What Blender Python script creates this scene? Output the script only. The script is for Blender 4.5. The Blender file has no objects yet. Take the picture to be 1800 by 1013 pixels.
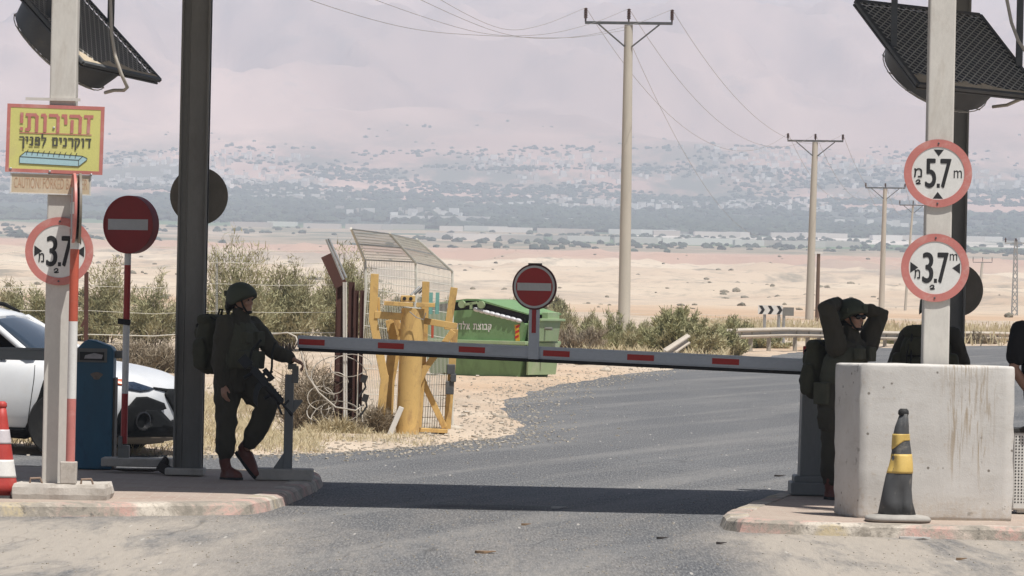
import bpy, math, random
import numpy as np
from mathutils import Vector, Matrix, Quaternion, noise as mnoise

# ------------------------------------------------------------------ camera, sky, sun, exposure
SC = bpy.context.scene
COL = SC.collection
F = 9000.0                      # focal length in photo pixels
RHO = math.radians(1.2)         # the photographer held the camera slightly tilted
CAMZ = 1.85
HY = 500.0                      # image row of the horizon
R_AX = Vector((math.cos(RHO), 0, math.sin(RHO)))
U_AX = Vector((-math.sin(RHO), 0, math.cos(RHO)))
CAM = Vector((0, 0, CAMZ))
cd = bpy.data.cameras.new('camera'); cam = bpy.data.objects.new('camera', cd); COL.objects.link(cam)
cd.sensor_width = 36; cd.lens = F / 1800 * 36; cd.clip_start = 1; cd.clip_end = 60000
cd.shift_y = -(506.5 - HY) / 1800
m = Matrix((R_AX, U_AX, Vector((0, -1, 0)))).transposed()
cam.matrix_world = Matrix.Translation(CAM) @ m.to_4x4()
SC.camera = cam
SUN_TO = Vector((0.27, -0.33, 1.0)).normalized()
SUN_EL = math.asin(SUN_TO.z); SUN_AZ = math.atan2(SUN_TO.x, SUN_TO.y)
wd = bpy.data.worlds.new('World'); SC.world = wd; wd.use_nodes = True
nt = wd.node_tree; nt.nodes.clear()
sky = nt.nodes.new('ShaderNodeTexSky'); sky.sky_type = 'NISHITA'; sky.sun_disc = False
sky.sun_elevation = SUN_EL; sky.sun_rotation = SUN_AZ; sky.dust_density = 2.0; sky.air_density = 1.0
bg = nt.nodes.new('ShaderNodeBackground'); bg.inputs['Strength'].default_value = 0.05
out = nt.nodes.new('ShaderNodeOutputWorld')
nt.links.new(sky.outputs[0], bg.inputs[0]); nt.links.new(bg.outputs[0], out.inputs[0])
ld = bpy.data.lights.new('sun', 'SUN'); ld.energy = 4.6; ld.angle = math.radians(0.5); ld.color = (1.0, 0.965, 0.91)
sun = bpy.data.objects.new('sun', ld); COL.objects.link(sun)
sun.rotation_euler = SUN_TO.to_track_quat('Z', 'Y').to_euler()
SC.view_settings.view_transform = 'Standard'; SC.view_settings.look = 'None'
SC.view_settings.exposure = 0.32; SC.view_settings.gamma = 1.0
try:
    SC.cycles.volume_bounces = 1; SC.cycles.max_bounces = 8; SC.cycles.transparent_max_bounces = 16
    SC.cycles.use_denoising = True
except Exception:
    pass
rnd = random.Random(7)

# ------------------------------------------------------------------ photo pixel -> place in the world
def W(px, py, d):
    return CAM + Vector((0, d, 0)) + (R_AX * (px - 900) + U_AX * (HY - py)) * (d / F)
def G(px, py, z=0.0):
    k = ((px - 900) * math.sin(RHO) + (HY - py) * math.cos(RHO)) / F
    return W(px, py, (z - CAMZ) / k)
def SPX(d):
    return F / d

# ------------------------------------------------------------------ materials
def _nodes(name):
    mt = bpy.data.materials.new(name); mt.use_nodes = True
    t = mt.node_tree; b = t.nodes['Principled BSDF']
    return mt, t, b
def N(t, kind, **kw):
    n = t.nodes.new(kind)
    for k, v in kw.items():
        if k in n.inputs: n.inputs[k].default_value = v
        else: setattr(n, k, v)
    return n
def ramp(t, stops, interp='LINEAR'):
    r = t.nodes.new('ShaderNodeValToRGB'); cr = r.color_ramp; cr.interpolation = interp
    while len(cr.elements) < len(stops): cr.elements.new(0.5)
    for e, (p, c) in zip(cr.elements, stops):
        e.position = p; e.color = (c[0], c[1], c[2], 1) if not isinstance(c, (int, float)) else (c, c, c, 1)
    return r
def mixc(t, fac, a, b, blend='MIX'):
    n = t.nodes.new('ShaderNodeMix'); n.data_type = 'RGBA'; n.blend_type = blend
    for sock, v in ((0, fac), (6, a), (7, b)):
        if hasattr(v, 'is_linked'): t.links.new(v, n.inputs[sock])
        elif isinstance(v, (int, float)): n.inputs[sock].default_value = v
        else: n.inputs[sock].default_value = (v[0], v[1], v[2], 1)
    return n.outputs[2]
def coords(t, scale=(1, 1, 1), kind='Object'):
    tc = t.nodes.new('ShaderNodeTexCoord'); mp = t.nodes.new('ShaderNodeMapping')
    mp.inputs['Scale'].default_value = scale
    t.links.new(tc.outputs[kind], mp.inputs[0]); return mp.outputs[0]
def noi(t, vec, scale, detail=4, rough=.6, dist=0.0):
    n = N(t, 'ShaderNodeTexNoise', Scale=scale, Detail=detail, Roughness=rough, Distortion=dist)
    if vec is not None: t.links.new(vec, n.inputs['Vector'])
    return n.outputs['Fac']
def mapr(t, v, a, b, c=0.0, d=1.0):
    n = t.nodes.new('ShaderNodeMapRange'); n.inputs[1].default_value = a; n.inputs[2].default_value = b
    n.inputs[3].default_value = c; n.inputs[4].default_value = d
    t.links.new(v, n.inputs[0]); return n.outputs[0]
def bump(t, b, h, strength=.3, dist=.01):
    n = N(t, 'ShaderNodeBump', Strength=strength, Distance=dist)
    t.links.new(h, n.inputs['Height']); t.links.new(n.outputs[0], b.inputs['Normal'])
_mats = {}
def mat(name, col, rough=.65, var=.25, scale=6.0, metallic=0.0, bmp=.0, dirt=None, dirt_amt=.35, dirt_scale=2.2, fine=60, stretch=(1, 1, 1), coat=0):
    if name in _mats: return _mats[name]
    mt, t, b = _nodes(name)
    v = coords(t, stretch)
    n1 = noi(t, v, scale, 5, .65); n2 = noi(t, v, fine, 3, .7)
    c = mixc(t, mapr(t, n1, .3, .7), [x * (1 - var) for x in col], [min(1, x * (1 + var * .6)) for x in col])
    c = mixc(t, mapr(t, n2, .35, .65, 0, .35), c, [x * .78 for x in col])
    if dirt is not None:
        n3 = noi(t, v, dirt_scale, 7, .7, .6)
        c = mixc(t, mapr(t, n3, .52, .68, 0, dirt_amt), c, dirt)
    t.links.new(c, b.inputs['Base Color'])
    t.links.new(mapr(t, n1, .2, .8, max(0, rough - .1), min(1, rough + .1)), b.inputs['Roughness'])
    b.inputs['Metallic'].default_value = metallic
    if coat: b.inputs['Coat Weight'].default_value = coat; b.inputs['Coat Roughness'].default_value = .06
    if bmp: bump(t, b, n2, bmp, .004)
    _mats[name] = mt; return mt

# ------------------------------------------------------------------ mesh builder
def frame_z(d):
    return d.to_track_quat('Z', 'Y').to_matrix()
class MB:
    def __init__(s): s.v = []; s.f = []; s.mi = []; s.k = 0
    def mat(s, k): s.k = k; return s
    def add(s, vs, fs):
        o = len(s.v); s.v += [tuple(x) for x in vs]
        s.f += [tuple(i + o for i in f) for f in fs]; s.mi += [s.k] * len(fs); return s
    def box(s, c, size, rot=None, taper=(1, 1)):
        hx, hy, hz = size[0] / 2, size[1] / 2, size[2] / 2
        vs = [Vector((x * hx * (taper[0] if z > 0 else 1), y * hy * (taper[1] if z > 0 else 1), z * hz)) for z in (-1, 1) for y in (-1, 1) for x in (-1, 1)]
        if rot is not None: vs = [rot @ x for x in vs]
        c = Vector(c)
        return s.add([x + c for x in vs], [(0, 2, 3, 1), (4, 5, 7, 6), (0, 1, 5, 4), (2, 6, 7, 3), (0, 4, 6, 2), (1, 3, 7, 5)])
    def beam(s, p0, p1, w, h, up=(0, 1, 0)):
        """box bar between two points; w measured across, h along `up`"""
        p0, p1 = Vector(p0), Vector(p1); d = (p1 - p0); L = d.length; d.normalize(); u = Vector(up)
        x = d.cross(u).normalized(); u = x.cross(d).normalized()
        R = Matrix((x, u, d)).transposed()
        return s.box((p0 + p1) / 2, (w, h, L), R)
    def tube(s, pts, r, n=10, cap=True, round_=False, flat=None):
        pts = [Vector(p) for p in pts]; k = len(pts)
        r = [r] * k if isinstance(r, (int, float)) else list(r)
        if round_:
            d0 = (pts[0] - pts[1]).normalized(); d1 = (pts[-1] - pts[-2]).normalized()
            P = []; Rr = []
            for a in (85, 55, 28): P.append(pts[0] + d0 * r[0] * math.sin(math.radians(a))); Rr.append(r[0] * math.cos(math.radians(a)))
            P += pts; Rr += r
            for a in (28, 55, 85): P.append(pts[-1] + d1 * r[-1] * math.sin(math.radians(a))); Rr.append(r[-1] * math.cos(math.radians(a)))
            pts, r, k = P, Rr, len(P)
        tang = [(pts[min(i + 1, k - 1)] - pts[max(i - 1, 0)]).normalized() for i in range(k)]
        ref = Vector((0, 0, 1)) if abs(tang[0].z) < .9 else Vector((0, 1, 0))
        x = tang[0].cross(ref).normalized(); vs = []
        for i in range(k):
            x = (x - tang[i] * x.dot(tang[i])).normalized(); y = tang[i].cross(x)
            for j in range(n):
                a = 2 * math.pi * j / n
                vs.append(pts[i] + (x * math.cos(a) + y * math.sin(a) * (flat or 1)) * r[i])
        fs = [(i * n + j, i * n + (j + 1) % n, (i + 1) * n + (j + 1) % n, (i + 1) * n + j) for i in range(k - 1) for j in range(n)]
        if cap: fs += [tuple(range(n - 1, -1, -1)), tuple(range((k - 1) * n, k * n))]
        return s.add(vs, fs)
    def loft(s, rings, cap=True):
        """closed loft through rings with equal vertex counts"""
        n = len(rings[0]); k = len(rings); vs = [p for r in rings for p in r]
        fs = [(i * n + j, i * n + (j + 1) % n, (i + 1) * n + (j + 1) % n, (i + 1) * n + j) for i in range(k - 1) for j in range(n)]
        if cap: fs += [tuple(range(n - 1, -1, -1)), tuple(range((k - 1) * n, k * n))]
        return s.add(vs, fs)
    def lathe(s, prof, c=(0, 0, 0), n=32, rot=None):
        """profile of (radius, z), axis z"""
        c = Vector(c); rings = []
        for r, z in prof:
            ring = [Vector((r * math.cos(2 * math.pi * j / n), r * math.sin(2 * math.pi * j / n), z)) for j in range(n)]
            rings.append([(rot @ p if rot is not None else p) + c for p in ring])
        return s.loft(rings)
    def disc(s, c, r, th, n=48):
        """coin facing -Y; front face at c.y, thickness backwards"""
        c = Vector(c)
        ring = lambda rr, y: [c + Vector((rr * math.cos(2 * math.pi * j / n), y, rr * math.sin(2 * math.pi * j / n))) for j in range(n)]
        return s.loft([ring(r, 0), ring(r, th)])
    def ringd(s, c, r0, r1, th, n=48):
        c = Vector(c)
        ring = lambda rr, y: [c + Vector((rr * math.cos(2 * math.pi * j / n), y, rr * math.sin(2 * math.pi * j / n))) for j in range(n)]
        return s.loft([ring(r0, th), ring(r0, 0), ring(r1, 0), ring(r1, th), ring(r0, th)], cap=False)
    def prism(s, pts, y0, y1):
        """polygon in XZ given as (x,z) extruded along Y"""
        n = len(pts)
        area = sum(pts[i][0] * pts[(i + 1) % n][1] - pts[(i + 1) % n][0] * pts[i][1] for i in range(n))
        if area < 0: pts = pts[::-1]
        vs = [(x, y0, z) for x, z in pts] + [(x, y1, z) for x, z in pts]
        return s.add(vs, [tuple(range(n)), tuple(range(2 * n - 1, n - 1, -1))] + [(i, i + n, (i + 1) % n + n, (i + 1) % n) for i in range(n)])
    def ell(s, c, r, rot=None, n=16, m_=10):
        c = Vector(c); rings = []
        for i in range(m_ + 1):
            th = math.pi * min(max(i / m_, .02), .98)
            ring = [Vector((r[0] * math.sin(th) * math.cos(2 * math.pi * j / n), r[1] * math.sin(th) * math.sin(2 * math.pi * j / n), -r[2] * math.cos(th))) for j in range(n)]
            rings.append([(rot @ p if rot is not None else p) + c for p in ring])
        return s.loft(rings)
    def xform(s, M, start=0):
        s.v[start:] = [tuple(M @ Vector(p)) for p in s.v[start:]]; return s
    def build(s, name, mats, parent=None, smooth=False, bevel=0, loc=None, rotz=0, off=None, auto=None):
        me = bpy.data.meshes.new(name)
        vs = s.v if off is None else [(p[0] - off[0], p[1] - off[1], p[2] - off[2]) for p in s.v]
        me.from_pydata(vs, [], s.f)
        if not isinstance(mats, (list, tuple)): mats = [mats]
        for q in mats: me.materials.append(q)
        me.polygons.foreach_set('material_index', s.mi)
        if smooth: me.polygons.foreach_set('use_smooth', [True] * len(s.f))
        me.update()
        if auto is not None:
            me.polygons.foreach_set('use_smooth', [True] * len(s.f)); me.set_sharp_from_angle(angle=math.radians(auto))
        o = bpy.data.objects.new(name, me); COL.objects.link(o)
        if parent is not None: o.parent = parent
        if loc is not None: o.location = loc
        o.rotation_euler.z = rotz
        if bevel:
            b = o.modifiers.new('bevel', 'BEVEL'); b.width = bevel; b.segments = 2; b.limit_method = 'ANGLE'; b.angle_limit = math.radians(40)
        return o
def tag(o, label=None, cat=None, group=None, kind=None):
    if label: o['label'] = label
    if cat: o['category'] = cat
    if group: o['group'] = group
    if kind: o['kind'] = kind
    return o
def thing(name, label, cat, loc=(0, 0, 0), rotz=0, group=None):
    o = bpy.data.objects.new(name, None); COL.objects.link(o); o.empty_display_size = .2
    o.location = loc; o.rotation_euler = (0, 0, rotz); return tag(o, label, cat, group)
def kids(o): return [c for c in bpy.data.objects if c.parent == o]
def dup(o, parent=None):
    c = o.copy(); COL.objects.link(c); c.parent = parent
    for ch in kids(o): dup(ch, c)
    return c

# lettering: text turned into flat mesh, fitted into a box (x0,x1,z0,z1) in the XZ plane facing -Y
def letter(mb, s, x0, x1, z0, z1, y, th=.002, bold=0.0, keep=False):
    cu = bpy.data.curves.new('lettering', 'FONT'); cu.body = s; cu.size = 1; cu.resolution_u = 4
    ob = bpy.data.objects.new('lettering', cu); COL.objects.link(ob)
    me = bpy.data.meshes.new_from_object(ob.evaluated_get(bpy.context.evaluated_depsgraph_get()))
    P = [v.co.copy() for v in me.vertices]; me.calc_loop_triangles()
    if P:
        ax, bx = min(p.x for p in P), max(p.x for p in P); ay, by = min(p.y for p in P), max(p.y for p in P)
        sx = (x1 - x0) / (bx - ax); sz = (z1 - z0) / (by - ay)
        k_ = bold * (z1 - z0) * .75                     # a heavier weight: strokes laid over each other, each a hair in front
        for i_, (ox_, oz_) in enumerate(((0, 0), (-k_, 0), (k_, 0), (0, k_ * .6), (0, -k_ * .6)) if bold > 0 else ((0, 0),)): mb.add([(x0 + (p.x - ax) * sx + ox_, y - i_ * .0004, z0 + (p.y - ay) * sz + oz_) for p in P], [tuple(me.vertices[i].index for i in q.vertices) for q in me.loop_triangles])
    bpy.data.objects.remove(ob); bpy.data.curves.remove(cu); bpy.data.meshes.remove(me)

# Hebrew letters as pen strokes: width and polylines in a box one letter high
HEB = {'ז': (.5, [[(.02, .94), (.48, .94)], [(.28, .94), (.25, 0)]]), 'ה': (.74, [[(0, .94), (.54, .94), (.66, .84), (.66, 0)], [(.1, .62), (.1, 0)]]),
 'י': (.32, [[(.02, .94), (.2, .94), (.23, .50)]]), 'ר': (.62, [[(0, .94), (.44, .94), (.55, .82), (.55, 0)]]), 'ו': (.32, [[(.02, .94), (.15, .94), (.22, .85), (.22, 0)]]),
 'ת': (.80, [[(0, .94), (.56, .94), (.69, .82), (.69, 0)], [(.17, .94), (.17, .16), (.10, .05), (0, .05)]]), '!': (.24, [[(.12, .98), (.12, .50)], [(.12, .10), (.12, .06)]]),
 'ד': (.66, [[(0, .94), (.62, .94)], [(.49, .94), (.49, 0)]]), 'ק': (.68, [[(0, .94), (.45, .94), (.58, .82), (.57, .52), (.38, .08)], [(.1, .6), (.1, -.36)]]),
 'נ': (.46, [[(.06, .94), (.25, .94), (.34, .85), (.34, .05), (0, .05)]]), 'ם': (.70, [[(.0, .94), (.50, .94), (.60, .85), (.60, .05), (.1, .05), (.1, .94)]]),
 'ל': (.58, [[(.06, 1.36), (.06, .9), (.5, .9), (.5, .68), (.30, .3), (.22, 0)]]), 'פ': (.66, [[(.30, .50), (.1, .50), (.1, .94), (.45, .94), (.57, .82), (.57, .05), (.04, .05)]]),
 'ך': (.58, [[(0, .94), (.40, .94), (.51, .82), (.51, -.36)]]), 'ב': (.68, [[(.04, .94), (.40, .94), (.50, .84), (.50, .05)], [(0, .05), (.64, .05)]]),
 'צ': (.66, [[(.54, .94), (.52, .70), (.34, .48)], [(.06, .94), (.12, .74), (.57, .2), (.57, .05), (0, .05)]]), 'א': (.72, [[(.06, .94), (.64, 0)], [(.58, .94), (.54, .62), (.40, .46)], [(.10, 0), (.12, .34), (.27, .58)]]),
 'ן': (.32, [[(.02, .94), (.15, .94), (.22, .85), (.22, -.36)]]), ' ': (.42, [])}
def hebrew(mb, s, x0, x1, z0, h, y, pen):
    """s in reading order; written right to left so that it fills x0..x1, standing on z0"""
    tot = sum(HEB[c][0] for c in s) + .24 * (len(s) - 1); kx = (x1 - x0) / tot; x = x1; i_ = 0
    for c in s:
        w_, P = HEB[c]; x -= w_ * kx
        for line in P:
            for a, b in zip(line, line[1:]):
                A = Vector((x + a[0] * kx, y - i_ * .00008, z0 + a[1] * h)); B = Vector((x + b[0] * kx, y - i_ * .00008, z0 + b[1] * h)); d_ = (B - A).normalized() * pen * .42
                mb.beam(A - d_, B + d_, pen, .001); i_ += 1
        x -= .24 * kx
# ------------------------------------------------------------------ ground, road, islands
def sand_material():
    mt, t, b = _nodes('desert sand')
    v = coords(t); vs = coords(t, (1, .35, 1))
    a = noi(t, v, .22, 6, .6); vq = coords(t, (1, .07, 1)); f = noi(t, vq, 6, 6, .75); g = noi(t, vq, 34, 3, .7); o = noi(t, vs, .05, 3, .5)
    c = mixc(t, mapr(t, a, .35, .68), (.44, .345, .255), (.57, .475, .37))
    c = mixc(t, mapr(t, o, .5, .62, 0, .75), c, (.50, .315, .18))
    c = mixc(t, mapr(t, f, .50, .68, 0, .6), c, (.34, .27, .20))
    c = mixc(t, mapr(t, noi(t, coords(t, (1, .16, 1)), .55, 6, .7, .4), .52, .64, 0, .55), c, (.33, .265, .20))
    c = mixc(t, mapr(t, g, .62, .72, 0, .7), c, (.24, .20, .16))
    c = mixc(t, mapr(t, g, .36, .28, 0, .6), c, (.72, .66, .58))
    t.links.new(c, b.inputs['Base Color']); b.inputs['Roughness'].default_value = .95
    h = mixc(t, .4, f, g); bump(t, b, h, .8, .03)
    return mt
def asphalt_material():
    mt, t, b = _nodes('worn asphalt')
    v = coords(t); vl = coords(t, (.55, .1, 1)); vx = coords(t, (.8, .11, 1))
    vg = coords(t, (1, .075, 1)); big = noi(t, coords(t, (1, .3, 1)), .35, 5, .6); grain = noi(t, vg, 62, 3, .75); grit = noi(t, vg, 17, 4, .75)
    c = mixc(t, mapr(t, big, .3, .7), (.062, .065, .071), (.112, .114, .117))
    c = mixc(t, mapr(t, grain, .47, .68, 0, .95), c, (.235, .232, .228))
    c = mixc(t, mapr(t, grain, .45, .32, 0, .75), c, (.024, .025, .028))
    # pale worn wheel paths and dust dragged along the lane
    vr = t.nodes.new('ShaderNodeVectorRotate'); vr.rotation_type = 'Z_AXIS'; vr.inputs['Angle'].default_value = math.radians(14)
    tc = t.nodes.new('ShaderNodeTexCoord'); t.links.new(tc.outputs['Object'], vr.inputs['Vector'])
    mp = t.nodes.new('ShaderNodeMapping'); mp.inputs['Scale'].default_value = (1.1, .045, 1); t.links.new(vr.outputs[0], mp.inputs[0])
    tr = noi(t, mp.outputs[0], 1.2, 5, .6, .4)
    m1 = N(t, 'ShaderNodeMath', operation='MULTIPLY'); t.links.new(mapr(t, tr, .47, .66), m1.inputs[0]); t.links.new(mapr(t, grit, .25, .62, .35, 1), m1.inputs[1])
    c = mixc(t, mapr(t, m1.outputs[0], 0, 1, 0, .55), c, (.23, .222, .21))
    # sand blown thick near the mouth of the lanes (towards the viewer)
    sp = t.nodes.new('ShaderNodeSeparateXYZ'); t.links.new(tc.outputs['Object'], sp.inputs[0])
    def mul(a, q):
        n = N(t, 'ShaderNodeMath', operation='MULTIPLY'); t.links.new(a, n.inputs[0]); t.links.new(q, n.inputs[1]); return n.outputs[0]
    def addn(a, q):
        n = N(t, 'ShaderNodeMath', operation='ADD'); n.use_clamp = True; t.links.new(a, n.inputs[0]); t.links.new(q, n.inputs[1]); return n.outputs[0]
    near_ = mapr(t, sp.outputs[1], 40.6, 37.8)
    ll = mul(near_, mapr(t, sp.outputs[0], -1.2, -2.5)); rr = mul(mapr(t, sp.outputs[1], 39.6, 38.2), mapr(t, sp.outputs[0], 1.4, 2.1))
    sn = noi(t, vx, 1.7, 6, .7, .4)
    dust = mul(addn(ll, rr), mapr(t, sn, .36, .54))
    film = mul(mapr(t, sp.outputs[1], 46, 37, 0.06, .40), mapr(t, noi(t, vx, .8, 6, .68, .3), .42, .60))
    dust = addn(dust, mul(film, mapr(t, grit, .3, .65, .3, 1)))
    c = mixc(t, mapr(t, dust, 0, 1, 0, .93), c, mixc(t, grit, (.30, .265, .225), (.44, .39, .33)))
    # oil patch in the middle of the lane
    ox = N(t, 'ShaderNodeMath', operation='SUBTRACT'); t.links.new(sp.outputs[0], ox.inputs[0]); ox.inputs[1].default_value = -.15
    oy = N(t, 'ShaderNodeMath', operation='SUBTRACT'); t.links.new(sp.outputs[1], oy.inputs[0]); oy.inputs[1].default_value = 42.3
    a2 = mul(ox.outputs[0], ox.outputs[0]); b2 = mul(oy.outputs[0], oy.outputs[0])
    rad = addn(a2, b2); no = noi(t, v, 2.2, 4, .6)
    oil = mul(mapr(t, rad, .55, .03), mapr(t, no, .32, .6, .2, 1))
    c = mixc(t, mapr(t, oil, 0, 1, 0, .93), c, (.010, .009, .008))
    vo = N(t, 'ShaderNodeTexVoronoi', Scale=9.0); t.links.new(vg, vo.inputs['Vector']); sk = t.nodes.new('ShaderNodeSeparateColor'); t.links.new(vo.outputs['Color'], sk.inputs[0])
    pick = mul(mapr(t, vo.outputs['Distance'], .12, .08), mapr(t, sk.outputs[0], .72, .80))
    c = mixc(t, mapr(t, pick, 0, 1, 0, .8), c, (.46, .43, .39))
    cr = noi(t, coords(t, (.5, .12, 1)), 1.1, 2, .5, 1.5); ab = N(t, 'ShaderNodeMath', operation='ABSOLUTE'); sb = N(t, 'ShaderNodeMath', operation='SUBTRACT'); t.links.new(cr, sb.inputs[0]); sb.inputs[1].default_value = .5; t.links.new(sb.outputs[0], ab.inputs[0])
    c = mixc(t, mul(mapr(t, ab.outputs[0], .006, .001, 0, .6), mapr(t, big, .5, .6)), c, (.03, .03, .03))
    t.links.new(c, b.inputs['Base Color']); b.inputs['Roughness'].default_value = .86
    bump(t, b, grain, .7, .012)
    return mt
def grid_mesh(name, ys, xs_at, zf, mtl, kind='structure'):
    nx = len(xs_at(ys[0])); vs = []
    for y in ys:
        for x in xs_at(y): vs.append((x, y, zf(x, y)))
    fs = [(j * nx + i, j * nx + i + 1, (j + 1) * nx + i + 1, (j + 1) * nx + i) for j in range(len(ys) - 1) for i in range(nx - 1)]
    me = bpy.data.meshes.new(name); me.from_pydata(vs, [], fs); me.materials.append(mtl)
    me.polygons.foreach_set('use_smooth', [True] * len(fs)); me.update()
    o = bpy.data.objects.new(name, me); COL.objects.link(o); o['kind'] = kind; return o
def lerp_tab(tab, x):
    if x <= tab[0][0]: return tab[0][1]
    for (a, b), (c, d) in zip(tab, tab[1:]):
        if x <= c: return b + (d - b) * (x - a) / (c - a)
    return tab[-1][1]
def smooth(a, b, x):
    t = max(0, min(1, (x - a) / (b - a))); return t * t * (3 - 2 * t)

# outline of the asphalt in plan, read from where its edges stand
left_far = [G(-700, 800), G(0, 801), G(250, 801), G(420, 801), G(560, 797), G(700, 788), G(800, 781), G(868, 771), G(905, 752), G(898, 728), G(905, 706), G(940, 691), G(1000, 677), G(1060, 665), G(1130, 655), G(1210, 646), G(1290, 634), G(1360, 624), G(1430, 617), G(1500, 613), G(1650, 609), G(1800, 608)]
ROADPTS = [(-34, -25)] + [(-34, left_far[0].y)] + [(p.x, p.y) for p in left_far] + [(60, 200), (90, 150), (60, 70), (34, 40), (34, -25)]
def dist_road_edge(x, y):
    best = 1e9
    for a, b in zip(left_far, left_far[1:]):
        ax, ay, bx, by = a.x, a.y, b.x, b.y
        dx, dy = bx - ax, by - ay; L = dx * dx + dy * dy
        t = max(0, min(1, ((x - ax) * dx + (y - ay) * dy) / L)) if L else 0
        best = min(best, math.hypot(x - ax - t * dx, y - ay - t * dy))
    return best
def in_road(x, y):
    c = False; n = len(ROADPTS)
    for i in range(n):
        x0, y0 = ROADPTS[i]; x1, y1 = ROADPTS[(i + 1) % n]
        if (y0 > y) != (y1 > y) and x < (x1 - x0) * (y - y0) / (y1 - y0) + x0: c = not c
    return c
def ground_z(x, y):
    e = dist_road_edge(x, y) if y < 260 else 20
    s = -e if in_road(x, y) else e
    if s < -2: return -.05
    s2 = s + mnoise.noise(Vector((x * .9, y * .07, 8))) * .40 + mnoise.noise(Vector((x * 2.6, y * .3, 3))) * .26 + mnoise.noise(Vector((x * 8, y * .8, 6))) * .12
    n = mnoise.noise(Vector((x * .8, y * .25, 0))) * .08 + mnoise.noise(Vector((x * 3, y * 1.2, 5))) * .025
    return -.05 + smooth(-.8, .8, s2) * .10 + n * smooth(.6, 3, s)
ys = list(np.concatenate([np.linspace(-40, 36, 12), np.linspace(38, 56, 46), np.linspace(56.3, 120, 250), np.linspace(121, 200, 70), np.linspace(204, 352, 30)]))
ground = grid_mesh('ground', ys, lambda y: list(np.concatenate([np.linspace(-60 - y * .35, -.13 * y - 2, 14)[:-1], np.linspace(-.13 * y - 2, .14 * y + 2, 150), np.linspace(.14 * y + 2, 60 + y * .35, 14)[1:]])), ground_z, sand_material())
# the asphalt: one triangulated sheet
import bmesh
def sheet(name, pts, z, mtl):
    bm = bmesh.new(); f = bm.faces.new([bm.verts.new((x, y, z)) for x, y in pts])
    bmesh.ops.triangulate(bm, faces=[f]); bmesh.ops.recalc_face_normals(bm, faces=bm.faces)
    if bm.faces[:][0].normal.z < 0: bmesh.ops.reverse_faces(bm, faces=bm.faces)
    me = bpy.data.meshes.new(name); bm.to_mesh(me); bm.free(); me.materials.append(mtl)
    o = bpy.data.objects.new(name, me); COL.objects.link(o); o['kind'] = 'structure'; return o
def resample(pts, step, amp):
    out_ = []
    for i, (a, b) in enumerate(zip(pts, pts[1:] + pts[:1])):
        L = math.hypot(b[0] - a[0], b[1] - a[1]); k = max(1, int(L / step)) if 0 < i < len(left_far) + 1 else 1
        for j in range(k):
            x = a[0] + (b[0] - a[0]) * j / k; y = a[1] + (b[1] - a[1]) * j / k
            if k > 1: x += mnoise.noise(Vector((x * 2, y * 2, 1))) * amp; y += mnoise.noise(Vector((x * 2, y * 2, 9))) * amp * 2.0
            out_.append((x, y))
    return out_
def widened(pts, amt):
    o = []
    for i, p in enumerate(pts):
        a, b = pts[max(0, i - 1)], pts[min(len(pts) - 1, i + 1)]; dx, dy = b[0] - a[0], b[1] - a[1]; L = math.hypot(dx, dy)
        o.append((p[0] - dy / L * amt, p[1] + dx / L * amt))
    return o
nf = len(left_far) + 2
road = sheet('road', [ROADPTS[0]] + widened(ROADPTS[1:nf], .8) + ROADPTS[nf:], 0.0, asphalt_material())

def paver_material():
    mt, t, b = _nodes('dusty block paving')
    v = coords(t)
    br = t.nodes.new('ShaderNodeTexBrick'); br.inputs['Scale'].default_value = 1; br.inputs['Brick Width'].default_value = .22
    br.inputs['Row Height'].default_value = .16; br.inputs['Mortar Size'].default_value = .010; br.inputs['Mortar Smooth'].default_value = .3
    br.inputs['Color1'].default_value = (.30, .20, .165, 1); br.inputs['Color2'].default_value = (.36, .275, .235, 1); br.inputs['Mortar'].default_value = (.40, .34, .28, 1)
    t.links.new(v, br.inputs['Vector'])
    a = noi(t, v, 1.6, 6, .7, .4); g = noi(t, v, 40, 3, .7)
    c = mixc(t, mapr(t, a, .36, .66, .35, .9), br.outputs['Color'], (.40, .335, .275))
    c = mixc(t, mapr(t, g, .55, .7, 0, .5), c, (.2, .17, .15))
    t.links.new(c, b.inputs['Base Color']); b.inputs['Roughness'].default_value = .9
    bump(t, b, br.outputs['Fac'], -.5, .008)
    return mt
def kerb_material():
    mt, t, b = _nodes('kerbstone with worn paint')
    v = coords(t); a = noi(t, v, 3.0, 6, .75, .5); g = noi(t, v, 34, 4, .75); s = noi(t, coords(t, (1, 1, .2)), 1.15, 1, .4)
    c = mixc(t, mapr(t, a, .35, .7), (.24, .215, .18), (.50, .44, .37))
    paint = mixc(t, mapr(t, s, .47, .53), (.55, .29, .25), (.62, .56, .48))
    paint = mixc(t, mapr(t, s, .60, .62), paint, (.50, .40, .22))
    k = N(t, 'ShaderNodeMath', operation='MULTIPLY'); t.links.new(mapr(t, a, .45, .56), k.inputs[0]); t.links.new(mapr(t, g, .66, .48), k.inputs[1])
    c = mixc(t, mapr(t, k.outputs[0], 0, 1, 0, .62), c, paint)
    c = mixc(t, mapr(t, g, .60, .72, 0, .8), c, (.10, .09, .08))
    # sooty chips
    n2 = noi(t, v, 7, 4, .7); c = mixc(t, mapr(t, n2, .60, .68, 0, .75), c, (.07, .065, .06))
    t.links.new(c, b.inputs['Base Color']); b.inputs['Roughness'].default_value = .9; bump(t, b, g, .8, .01)
    return mt
PAVE, KERB = paver_material(), kerb_material()
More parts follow.
